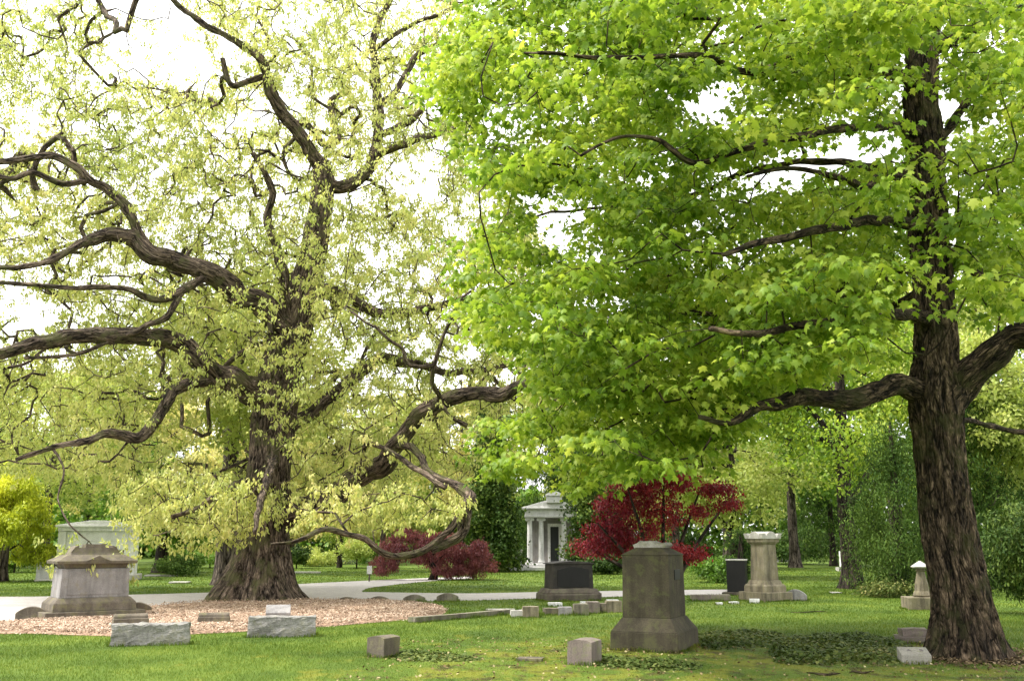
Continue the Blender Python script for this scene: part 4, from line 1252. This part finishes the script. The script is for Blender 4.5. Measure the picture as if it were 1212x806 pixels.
# --- dark granite monument
def dark_monument():
    yaw = RD(20)
    c0 = G(655, 712)
    w, d = 1.55, .95
    ctr = c0[:2] + np.array([cos(yaw) * (w / 2 - .12) - sin(yaw) * (d / 2), sin(yaw) * (w / 2 - .12) + cos(yaw) * (d / 2)])
    r = empty('dark_monument', (ctr[0], ctr[1], 0), yaw, 'low black granite monument with arched panel on a rough base near the road', 'monument')
    b = MB().box(-w / 2, w / 2, -d / 2, d / 2, -.05, .2).fr(.199, .33, w * .98, d * .97, w * .86, d * .82)
    b.rough(3, .018, 6, 2)
    b.build('base', M['darkbase'], r, 0, True)
    MB().prism([(-.60, .32), (.60, .32), (.57, .98)] + arc(-.57, .57, .98, .05, 10)[1:], -.33, .33).build('body', M['darkgranite'], r, .012)
    MB().prism([(-.62, .975), (.62, .975)] + arc(-.62, .62, 1.0, .055, 10), -.36, .36).build('cap', M['darkgranite'], r, .01)
    MB().prism([(-.47, .37), (.47, .37)] + arc(-.47, .47, .82, .08, 10), -.345, -.325).build('panel', M['blackpanel'], r, .003)
dark_monument()

# --- scrolled column monument
def scrolled_column():
    c0 = G(906.5, 712.5)
    yaw = RD(45 - 14.5)
    w = 1.02
    ctr = c0[:2] + np.array([cos(yaw) * 0 - sin(yaw) * 0, 0]) + np.array([.0, w * .7]) + np.array([.17 * w, 0])
    r = empty('column_monument', (ctr[0], ctr[1], 0), yaw, 'tan square stone column monument with scroll-cornered cap on a stepped base', 'monument')
    MB().fr(-.05, .24, w, w, w, w).build('plinth', M['columnstone'], r, .01)
    MB().fr(.238, .40, w * .78, w * .78, w * .77, w * .77).fr(.398, .45, w * .77, w * .77, w * .70, w * .70).fr(.449, .55, w * .66, w * .66, w * .58, w * .58).build('step', M['columnstone'], r, .008)
    MB().fr(.548, 1.50, w * .52, w * .52, w * .46, w * .46).build('shaft', M['columnstone'], r, .008)
    MB().fr(1.498, 1.56, w * .48, w * .48, w * .56, w * .56).fr(1.559, 1.66, w * .60, w * .60, w * .62, w * .62).build('capital', M['columnstone'], r, .01)
    cp = MB()
    pr = [(-.32, 1.658), (.32, 1.658), (.35, 1.74), (.36, 1.80), (.30, 1.78), (.235, 1.715)] + [(.19 * cos(a), 1.72 + .15 * sin(a)) for a in np.linspace(.05, pi - .05, 13)] + [(-.235, 1.715), (-.30, 1.78), (-.36, 1.80), (-.35, 1.74)]
    hf = [(.185 * cos(a), 1.70 + .15 * sin(a)) for a in np.linspace(0, pi, 13)]
    hf = [(.185, 1.656)] + hf + [(-.185, 1.656)]
    cp.prism(hf, -.335, .335)
    cp.prism([(a * .99, z * .9995) for a, z in hf], -.338, .338, 'x')
    for sx in (-1, 1):
        for sy in (-1, 1):
            cp.fr(1.657, 1.80, .17, .17, .12, .12, sx * .255, sy * .255, sx * .05, sy * .05)
    cp.box(-.33, .33, -.33, .33, 1.655, 1.70)
    cp.build('scrolled_cap', M['palestone'], r, .006)
scrolled_column()

def stone_at(px, py, z=0):
    return G(px, py, z)

def upright(name, px, py, w, h, d, yaw, mat, label, rise=.0, cat='headstone', group=None, bev=.01, lean=0., rough=0.):
    """headstone whose foot shows at px, py; rise > 0 rounds the top"""
    c = G(px, py)
    r = empty(name, (c[0], c[1] + d / 2, 0), yaw, label, cat, group)
    m = MB()
    if rise > 0: m.prism([(-w / 2, -.06), (w / 2, -.06), (w / 2 * .98, h - rise)] + arc(-w / 2 * .98, w / 2 * .98, h - rise, rise, 12)[1:], -d / 2, d / 2)
    else: m.fr(-.06, h, w, d, w * .97, d * .9)
    if rough: m.rough(4, rough, 7, px)
    o = m.build('slab', mat, r, 0 if rough else bev, bool(rough))
    o.name = 'slab'
    r.rotation_euler[0] = lean
    return r

def single(root):
    """fold a one piece stone into a single mesh thing"""
    ch = [o for o in bpy.data.objects if o.parent == root][0]
    ch.parent = None
    ch.location = root.location; ch.rotation_euler = root.rotation_euler
    for k in ('label', 'category', 'group'):
        if k in root: ch[k] = root[k]
    nm = root.name
    bpy.data.objects.remove(root)
    ch.name = nm.split('.')[0]
    return ch

RG = 'round-topped headstones by the road'
single(upright('headstone', 34, 734, .62, .27, .22, RD(24), M['mossystone'], 'low rounded brown headstone at the left end of the stepped monument', .12))
single(upright('headstone', 160, 727, .62, .26, .2, RD(20), M['mossystone'], 'low rounded headstone peeping out at the right end of the stepped monument', .12))
for px, py, k, lb in [(409.5, 711.8, M['mossystone'], 'lowest round-topped stone nearest the oak in the roadside row of four'), (448, 711.8, M['mossystone'], 'brown round-topped stone second from the oak in the roadside row'),
                      (490, 712.2, M['kerb'], 'grey round-topped stone third from the oak in the roadside row'), (529.5, 711.8, M['kerb'], 'taller round-topped stone farthest from the oak in the roadside row')]:
    single(upright('headstone', px, py, .60, {409.5: .12, 448: .14, 490: .19, 529.5: .22}[px], .16, RD(3), k, lb, .09, group=RG))
single(upright('headstone', 943, 711, .62, .30, .25, RD(-18), M['greystone'], 'low grey round-topped headstone touching the right of the scrolled column base', .15))

# scroll-topped markers in the mulch
def roll_marker(px, py, w, h, d, yaw, mat, label):
    c = G(px, py)
    r = empty('scroll_marker', (c[0], c[1] + d / 2, 0), yaw, label, 'grave marker', 'scroll-topped markers in the mulch')
    MB().fr(-.05, h * .75, w, d, w * .97, d * .8).build('base', mat, r, .01)
    pr = [(.0 + .085 * cos(a), h * .78 + .07 * sin(a)) for a in np.linspace(0, 2 * pi, 15)[:-1]]
    MB().prism(pr, -w * .47, w * .47, 'x').build('scroll', mat, r, .004)
roll_marker(149, 748, .62, .31, .36, RD(26), M['mossystone'], 'brown scroll-topped marker behind the left rough granite block')
roll_marker(250, 741, .60, .23, .30, RD(12), M['mossystone'], 'brown scroll-topped marker in the mulch between the two granite blocks')

# rough granite blocks
def granite_block(px, py, w, h, d, yaw, label, seed):
    c = G(px, py)
    m = MB().fr(-.06, h, w, d, w * .99, d * .9)
    m.rough(15, .03, 8, seed)
    o = m.build('granite_block', M['granite'], None, 0)
    o.location = (c[0], c[1] + d / 2, 0); o.rotation_euler = (0, 0, yaw)
    tag(o, label, 'grave marker', 'rough granite blocks on the lawn')
granite_block(174, 764, 1.16, .32, .3, RD(14), 'long rough grey granite block lying on the grass in front of the stepped monument', 1)
granite_block(331, 754, 1.12, .33, .32, RD(9), 'rough grey granite block on the grass in front of the oak trunk', 9)
def slant():
    c = G(326, 738)
    m = MB().prism([(-.16, -.05), (.16, -.05), (.16, .3), (-.16, .16)], -.24, .24, 'x')
    o = m.build('slant_marker', M['greystone'], None, .012)
    o.location = (c[0], c[1] + .2, .05); o.rotation_euler = (0, 0, RD(12))
    tag(o, 'small pale slanted marker just behind the granite block at the oak', 'grave marker')
slant()

# little cube markers with ivy strips
def cube_marker(px, py, w, h, d, yaw, mat, label, group='cube markers with ivy'):
    c = G(px, py)
    o = MB().prism([(-w / 2, -.05), (w / 2, -.05), (w / 2, h - .02)] + arc(-w / 2, w / 2, h - .02, .025, 6)[1:], 0, d).rough(3, .006, 8, px).build('cube_marker', mat, None, .0)
    o.location = (c[0], c[1], 0); o.rotation_euler = (0, 0, yaw)
    tag(o, label, 'grave marker', group)
cube_marker(444, 778, .30, .285, .36, RD(-32), M['mossystone'], 'small brown cube marker at the left end of the thin ivy strip')
cube_marker(686, 787, .34, .315, .40, RD(-24), M['pinkgrey'], 'weathered cube marker beside the ivy in front of the brown pedestal')
def flat(px, py, w, d, h, yaw, mat, label, cat='flat marker', group=None, name='flat_marker'):
    c = G(px, py)
    o = MB().fr(-.03, h, w, d, w * .97, d * .95).rough(2, .004, 8, px).build(name, mat, None, 0)
    o.location = (c[0], c[1], 0); o.rotation_euler = (0, 0, yaw)
    return tag(o, label, cat, group)
flat(628, 781, .36, .26, .035, RD(-12), M['mossystone'], 'flat stone flush in the moss left of the weathered cube marker')
WG = 'small white stones on the right lawn'
flat(851, 715.5, .16, .18, .06, 0, M['whitestone'], 'tiny white stone nearest the brown pedestal on the right lawn', group=WG, name='white_stone')
flat(869, 714.5, .22, .18, .06, .3, M['whitestone'], 'tiny white stone in the middle of the three on the right lawn', group=WG, name='white_stone')
flat(893, 713.5, .26, .2, .11, -.2, M['whitestone'], 'largest white stone close to the scrolled column base', group=WG, name='white_stone')
flat(989, 702, .3, .4, .04, 0, M['palestone'], 'flat pale stone in the lawn in front of the stout background tree', name='flat_marker')

# row of low kerb stones across the lawn
def low_row():
    rows = [
        (487, 737, 602, 727, .11, M['kerb'], 'long low stone kerb at the right end of the mulch bed', 'grave_kerb', 'kerb'),
    ]
    for x0, y0, x1, y1, h, mat, lb, nm, cat in rows:
        a, b = G(x0, y0), G(x1, y1)
        d = b - a
        L = np.linalg.norm(d)
        yaw = atan2(d[1], d[0])
        o = MB().box(-L / 2, L / 2, -.1, .1, -.05, h).rough(4, .006, 5, 3).build(nm, mat, None, 0)
        o.location = ((a[0] + b[0]) / 2, (a[1] + b[1]) / 2, 0); o.rotation_euler = (0, 0, yaw)
        tag(o, lb, cat)
    GR = 'block markers in the row before the black monument'
    lab = ['pale block at the left end of the marker row', 'squat tan block second in the marker row', 'low mossy block third in the marker row', 'flat grey block fourth in the marker row below the black monument',
           'taller tan block fifth in the marker row', 'tan block sixth in the marker row beside the tallest', 'dark narrow block seventh in the marker row', 'tan block at the right end of the marker row against the brown pedestal']
    data = [(612, 730.5, .34, .17, M['palestone']), (628, 731, .40, .27, M['columnstone']), (652, 728, .36, .17, M['mossystone']), (669, 728, .36, .20, M['greystone']), (688, 728, .38, .28, M['kerb']), (702, 726, .34, .30, M['pinkgrey']), (713, 725, .24, .24, M['mossystone']), (727, 725, .42, .30, M['columnstone'])]
    for (px, py, w, h, mat), lb in zip(data, lab):
        c = G(px, py)
        o = MB().fr(-.05, h * .85, w * .86, .3, w * .82, .26).rough(3, .008, 7, px).build('block_marker', mat, None, 0)
        o.location = (c[0], c[1] + .15, 0); o.rotation_euler = (0, 0, RD(random.uniform(-6, 14)))
        tag(o, lb, 'grave marker', GR)
    WS = 'white stones along the marker row'
    for px, py, w, lb in [(657, 717, .34, 'white cushion stone behind the marker row under the black monument'), (692, 716, .2, 'small white stone by the right foot of the black monument'), (725, 713.5, .3, 'white rounded stone behind the right end of the marker row'), (592, 723, .7, 'long pale flat stone in the grass left of the marker row')]:
        flat(px, py, w, .25, .09 if w < .5 else .05, .1, M['whitestone'] if w < .5 else M['palestone'], lb, 'grave marker', WS, 'low_stone')
    # kerb right of the pedestal
    a, b = G(818, 712), G(863, 710)
    o = MB().box(-.52, .52, -.15, .15, -.05, .17).rough(3, .008, 5, 8).build('grave_kerb', M['pinkgrey'], None, 0)
    o.location = ((a[0] + b[0]) / 2, (a[1] + b[1]) / 2, 0)
    tag(o, 'low pinkish grey stone kerb between the brown pedestal and the scrolled column', 'kerb')
low_row()

# dark tall stone behind the scrolled column
def dark_stele():
    c = G(876, 705)
    r = empty('upright_tombstone', (c[0], c[1] + .3, 0), RD(-22), 'dark polished upright tombstone half hidden behind the scrolled column', 'headstone')
    MB().box(-.42, .42, -.3, .3, -.05, .1).build('base', M['darkbase'], r, .01)
    MB().box(-.28, .28, -.19, .19, .098, 1.02).build('slab', M['blackpanel'], r, .01)
    MB().box(-.30, .30, -.2, .2, 1.018, 1.06).build('cap', M['palestone'], r, .006)
dark_stele()
conifer('clipped_yew', 877, 34, 'narrow black-green clipped yew behind the dark tombstone', M['hem_leaf'], 1.9, .55, .1, 80, 6000, .08, 97, cat='shrub', power=.3, step=.2, spread=.08)

# small columned sundial-like monument by the maple
def small_pillar():
    c = G(1088, 722)
    X, Y = c[0] + .22, c[1] + .3
    r = empty('pillar_monument', (X, Y, 0), RD(-8), 'short flared stone pillar with pointed cap half hidden by the foreground maple', 'monument')
    MB().box(-.42, .42, -.36, .36, -.05, .29).build('base', M['columnstone'], r, .012)
    MB().lathe([(.20, .288), (.22, .33), (.19, .40), (.17, .43), (.155, .6), (.11, .78), (.09, .88), (.12, .90), (.10, .93), (.12, .97)], 8).build('shaft', M['columnstone'], r, .004)
    MB().fr(.968, 1.0, .34, .34, .36, .36).fr(.998, 1.13, .36, .36, .03, .03).build('cap', M['palestone'], r, .004)
small_pillar()

# stones at the foot of the maple
def foot_stones():
    c = G(1083, 786)
    o = MB().prism([(0, -.04), (.27, -.04), (.27, .20), (0, .12)], -.19, .19, 'x').build('slab', M['markerstone'], None, .01)
    yaw = RD(-8)
    o.name = 'slant_marker'
    o.location = (c[0] + .03, c[1], 0); o.rotation_euler = (0, 0, yaw)
    tag(o, 'pale slant-faced marker with carved initials against the foreground maple trunk', 'grave marker')
    for k, ch in enumerate('A B'):
        if ch == ' ': continue
        cu = bpy.data.curves.new('initial', 'FONT')
        cu.body = ch; cu.size = .10; cu.extrude = .002; cu.align_x = 'CENTER'; cu.materials.append(M['letter'])
        t = bpy.data.objects.new('initial', cu)
        COL.objects.link(t)
        me = bpy.data.meshes.new_from_object(t)
        bpy.data.objects.remove(t)
        t = bpy.data.objects.new('initial', me); COL.objects.link(t); t.parent = o
        a = atan2(.08, .27)
        t.location = (-.06 + k * .08, .12, .12 + .12 * .296 + .002)
        t.rotation_euler = (a, 0, 0)
    c = G(1085, 762)
    o = MB().box(-.26, .26, 0, .55, -.05, .10).box(-.2, .2, .1, .45, .099, .22).rough(4, .02, 7, 5).build('ledger_stone', M['pinkgrey'], None, 0)
    o.location = (c[0] + .02, c[1], 0); o.rotation_euler = (0, 0, RD(-10))
    tag(o, 'weathered pinkish flat stone behind the pale slanted marker at the maple', 'grave marker')
foot_stones()

# far bits
def far_bits():
    c = G(967, 676)
    r = empty('stone_stele', (W1(992 - 606, 55), 55, 0), 0, 'white upright stone beside the stout background tree trunk', 'headstone')
    MB().box(-.5, .5, -.3, .3, -.05, .2).build('base', M['palestone'], r, .01)
    MB().box(-.3, .3, -.2, .2, .198, 1.05).build('slab', M['whitestone'], r, .01)
    r = empty('stone_tomb', (W1(922 - 606, 78), 78, 0), 0, 'low plain grey stone tomb at the back of the right lawn', 'tomb')
    MB().box(-1.0, 1.0, -.5, .5, -.05, .8).build('wall', M['greystone'], r, .02)
    MB().fr(.798, 1.0, 2.1, 1.1, 1.8, .6).build('roof', M['greystone'], r, .02)
    # little post sign by the far road
    c = G(437, 688)
    r = empty('section_sign', (c[0], c[1], 0), 0, 'small pale section sign on a short post beside the far road', 'sign')
    MB().box(-.03, .03, -.03, .03, -.05, .5).build('post', M['darkbase'], r, .003)
    MB().box(-.1, .1, -.05, -.031, .3, .62).build('sign_panel', M['whitestone'], r, .003)
    for px, py, lb, w in [(95, 688, 'long pale stone edging below the golden conifer', 3.5), (196, 682, 'pale flat grave stones near the black-trunked tree', 1.8), (360, 678, 'pale flat stone edging on the lawn right of the oak trunk', 1.6), (213, 690.5, 'thin pale flat stone left of the grey tree foot', .7)]:
        c = G(px, py)
        o = MB().box(-w / 2, w / 2, -.25, .25, -.03, .08).build('flat_marker', M['palestone'], None, .02)
        o.location = (c[0], c[1], 0)
        tag(o, lb, 'flat marker', 'pale flat stones beyond the road')
far_bits()

# ------------------------------------------------------------------ ivy beds, grass, chips, litter
IVY = [
    ('ivy_patch', smooth_poly(gp([(700, 779), (705, 787), (760, 793), (815, 793), (832, 787), (800, 781), (740, 779)])), .13, 2600, 'dark ivy strip in front of the brown pedestal'),
    ('ivy_patch', smooth_poly(gp([(455, 772), (470, 782), (530, 783), (570, 781), (555, 776), (500, 771)])), .10, 1500, 'thin dark ivy strip trailing right of the small cube marker'),
    ('ivy_patch', smooth_poly(gp([(820, 752), (835, 768), (880, 767), (925, 764), (930, 752), (880, 747)])), .14, 2400, 'low brownish ivy bed behind the right of the pedestal'),
    ('ivy_patch', smooth_poly(gp([(915, 762), (918, 783), (960, 787), (1020, 786), (1072, 786), (1076, 765), (1040, 756), (960, 753)])), .20, 6500, 'large ivy bed between the pedestal and the foreground maple'),
]
def ivy():
    rng = np.random.default_rng(5)
    for i, (nm, poly, h, n, lb) in enumerate(IVY):
        lo, hi = poly.min(0), poly.max(0)
        p = rng.uniform(lo, hi, (n * 4, 2))
        p = p[inpoly(p, poly)][:n]
        # lower and thinner towards the rim
        dist = np.array([np.min(((poly - q) ** 2).sum(1)) ** .5 for q in p])
        hh = h * .6 * np.clip(dist / .22, .25, 1) * np.array([.75 + .6 * noise.noise(Vector((q[0] * 3, q[1] * 3, i))) for q in p])
        z = hh * (1 - rng.random(len(p)) ** 2.2 * .9)
        pos = np.stack([p[:, 0], p[:, 1], np.maximum(z, .01)], 1)
        R = rotmats(len(p), rng, tilt=rng.normal(-.35, .45, len(p)))
        o = link(nm, scatter_mesh(nm, kite_shape(.42, .2)[0], kite_shape(.42, .2)[1], pos, R, rng.uniform(.04, .085, len(p))), M['ivy_leaf'])
        tag(o, lb, 'ivy', kind='stuff')
ivy()

def grass():
    rng = np.random.default_rng(15)
    zones = [(10.3, 16, 1300, .036, .005), (16, 24, 650, .038, .008), (24, 36, 260, .04, .013), (36, 62, 60, .045, .026)]
    P_, H_, Wd = [], [], []
    for y0, y1, den, h, w in zones:
        xw = y1 * .56 + .8
        n = int((y1 - y0) * 2 * xw * den)
        y = rng.uniform(y0, y1, n); x = rng.uniform(-xw, xw, n)
        k = np.abs(x) < y * .545 + .6
        p = np.stack([x[k], y[k]], 1)
        pj = p + rng.normal(0, .09, p.shape)
        bad = inpoly(p, ROAD) | inpoly(p, BRANCH) | inpoly(pj, MULCH)
        for _, poly, *_r in IVY: bad |= inpoly(p, poly)
        p = p[~bad]
        P_.append(p); H_.append(np.full(len(p), h)); Wd.append(np.full(len(p), w))
    p = np.concatenate(P_); h = np.concatenate(H_); w = np.concatenate(Wd)
    n = len(p)
    tall = np.array([noise.noise(Vector((a * .8, b * .8, 0))) for a, b in p])
    h = h * (1 + .5 * tall) * rng.uniform(.55, 1.25, n)
    # worn, mossy ground under the maple is shorter
    dm = np.sqrt((p[:, 0] - 2.6) ** 2 + (p[:, 1] - 13) ** 2)
    h = h * np.clip(.42 + (dm - 3) * .16, .42, 1)
    a = rng.uniform(0, 2 * pi, n)
    lean = rng.normal(0, .45, (n, 2)) * h[:, None]
    b = np.stack([p[:, 0], p[:, 1], np.full(n, -.002)], 1)
    dx = np.stack([np.cos(a) * w / 2, np.sin(a) * w / 2, np.zeros(n)], 1)
    mid = b + np.stack([lean[:, 0] * .35, lean[:, 1] * .35, h * .6], 1)
    tip = b + np.stack([lean[:, 0], lean[:, 1], h], 1)
    v = np.stack([b - dx, b + dx, mid + dx * .7, mid - dx * .7, tip], 1).reshape(-1, 3)
    i = np.arange(n)[:, None] * 5
    q = i + np.array([[0, 1, 2, 3]]); t = i + np.array([[3, 2, 4]])
    o = link('lawn_grass', np_mesh('lawn_grass', v, [q, t]), M['blade'])
    tag(o, 'short spring lawn grass with moss between the graves', 'grass', kind='stuff')
    print('blades', n)
grass()

def tufts():
    """the mower misses the grass against every stone"""
    rng = np.random.default_rng(44)
    bpy.context.view_layer.update()
    P_ = []
    for o in list(bpy.data.objects):
        root = o.parent or o
        if o.type != 'MESH' or root.get('category') not in ('monument', 'headstone', 'grave marker', 'kerb', 'flat marker'): continue
        lo = [Vector(c) for c in o.bound_box]
        if min((o.matrix_world @ c).z for c in lo) > .02: continue
        x0, x1 = min(c.x for c in lo), max(c.x for c in lo); y0, y1 = min(c.y for c in lo), max(c.y for c in lo)
        per = 2 * (x1 - x0 + y1 - y0)
        for _ in range(int(per * 170)):
            side = rng.random() * per
            e = abs(rng.normal(0, .025))
            if side < x1 - x0: q = (x0 + side, y0 - e)
            elif side < 2 * (x1 - x0): q = (x0 + side - (x1 - x0), y1 + e)
            elif side < 2 * (x1 - x0) + (y1 - y0): q = (x0 - e, y0 + side - 2 * (x1 - x0))
            else: q = (x1 + e, y0 + side - 2 * (x1 - x0) - (y1 - y0))
            wv = o.matrix_world @ Vector((q[0], q[1], 0))
            P_.append((wv.x, wv.y))
    p = np.array(P_)
    p = p[~(inpoly(p, MULCH) | inpoly(p, ROAD))]
    p = p[p[:, 1] < 45]
    n = len(p)
    k = .55 + .6 * np.array([noise.noise(Vector((a * 2.5, b * 2.5, 4))) for a, b in p])
    h = np.clip(k, .25, 1) * rng.uniform(.06, .13, n); w = .004 + .0003 * p[:, 1]
    a = rng.uniform(0, 2 * pi, n)
    lean = rng.normal(0, .4, (n, 2)) * h[:, None]
    b = np.stack([p[:, 0], p[:, 1], np.full(n, -.002)], 1)
    dx = np.stack([np.cos(a) * w / 2, np.sin(a) * w / 2, np.zeros(n)], 1)
    mid = b + np.stack([lean[:, 0] * .3, lean[:, 1] * .3, h * .6], 1)
    tip = b + np.stack([lean[:, 0], lean[:, 1], h], 1)
    v = np.stack([b - dx, b + dx, mid + dx * .7, mid - dx * .7, tip], 1).reshape(-1, 3)
    i = np.arange(n)[:, None] * 5
    tag(link('tall_grass', np_mesh('tall_grass', v, [i + np.array([[0, 1, 2, 3]]), i + np.array([[3, 2, 4]])]), M['blade']), 'taller uncut grass fringing the feet of the stones', 'grass', kind='stuff')
tufts()

def chips():
    rng = np.random.default_rng(25)
    lo, hi = MULCH.min(0), MULCH.max(0)
    p = rng.uniform(lo, hi, (110000, 2))
    p = p[inpoly(p + rng.normal(0, .10, p.shape), MULCH)]
    p = p[~(inpoly(p, ROAD) & (rng.random(len(p)) < .8))]
    p = p[np.abs(p[:, 0]) < p[:, 1] * .56 + 1][:52000]
    n = len(p)
    c = MULCH.mean(0)
    pos = np.stack([p[:, 0], p[:, 1], np.where(inpoly(p, MULCH), rng.uniform(.05, .095, n), rng.uniform(.01, .03, n))], 1)
    tv = [(-.5, -.2, 0), (.5, -.16, 0), (.45, .2, .02), (-.4, .16, 0), (-.4, -.15, .12), (.42, -.1, .14), (.35, .15, .13), (-.35, .1, .12)]
    R = rotmats(n, rng, tilt=rng.normal(0, .5, n), roll=rng.normal(0, .5, n))
    o = link('wood_chips', scatter_mesh('wood_chips', tv, [[(4, 5, 6, 7), (0, 1, 5, 4), (1, 2, 6, 5), (2, 3, 7, 6), (3, 0, 4, 7)]], pos, R, rng.uniform(.02, .06, n)), M['chip'])
    tag(o, 'pinkish tan wood chip mulch round the oak', 'mulch', kind='stuff')
chips()

def litter():
    rng = np.random.default_rng(35)
    n = 2600
    y = rng.uniform(10.5, 17, n); x = rng.uniform(-2, 8.5, n)
    pos = np.stack([x, y, rng.uniform(.02, .045, n)], 1)
    R = rotmats(n, rng, tilt=rng.normal(0, .4, n))
    o = link('leaf_litter', scatter_mesh('leaf_litter', QUAD_S[0], QUAD_S[1], pos, R, rng.uniform(.02, .05, n)), island_mat('litter', [(0, (.09, .06, .03)), (.6, (.2, .14, .07)), (1, (.42, .36, .2))]))
    tag(o, 'scattered dead leaves and bud scales on the worn lawn', 'leaf litter', kind='stuff')
    n = 2600
    a = rng.uniform(0, 2 * pi, n); rr = .5 + np.abs(rng.normal(0, .45, n))
    pos = np.stack([MAPLE_BASE[0] + .1 + np.cos(a) * rr, MAPLE_BASE[1] + np.sin(a) * rr, rng.uniform(.015, .05, n)], 1)
    R = rotmats(n, rng, tilt=rng.normal(0, .4, n))
    o = link('leaf_litter', scatter_mesh('leaf_litter', QUAD_S[0], QUAD_S[1], pos, R, rng.uniform(.025, .06, n)), island_mat('bark_litter', [(0, (.05, .035, .02)), (.6, (.13, .09, .05)), (1, (.26, .2, .12))]))
    tag(o, 'brown bark flakes and dead leaves round the foot of the foreground maple', 'leaf litter', kind='stuff')
    # fallen bark and sticks
    for px, py, L, yaw, lb in [(1195, 786, .55, .1, 'curled piece of fallen bark right of the foreground maple'), (975, 799, .4, -.1, 'short fallen stick in the moss near the bottom edge'), (958, 725, .9, .15, 'thin fallen branch lying on the right lawn'), (1018, 797, .3, .3, 'pale flat chip of bark at the bottom right of the ivy bed')]:
        c = G(px, py)
        pts = [np.array([t * L - L / 2, .02 * sin(t * 5 + px), .02 + .01 * sin(t * 7 + px)]) for t in np.linspace(0, 1, 6)]
        p, r = catmull(pts, [.006, .012, .016, .015, .012, .004], .05)
        V, Q, B, idx = tube_arrays(p, r, 8)
        o = link('fallen_branch', np_mesh('fallen_branch', V, [Q], True, {'bk': B}), M['maple_bark'])
        o.location = (c[0], c[1], 0); o.rotation_euler = (0, 0, yaw)
        tag(o, lb, 'branch', 'fallen wood on the lawn')
litter()
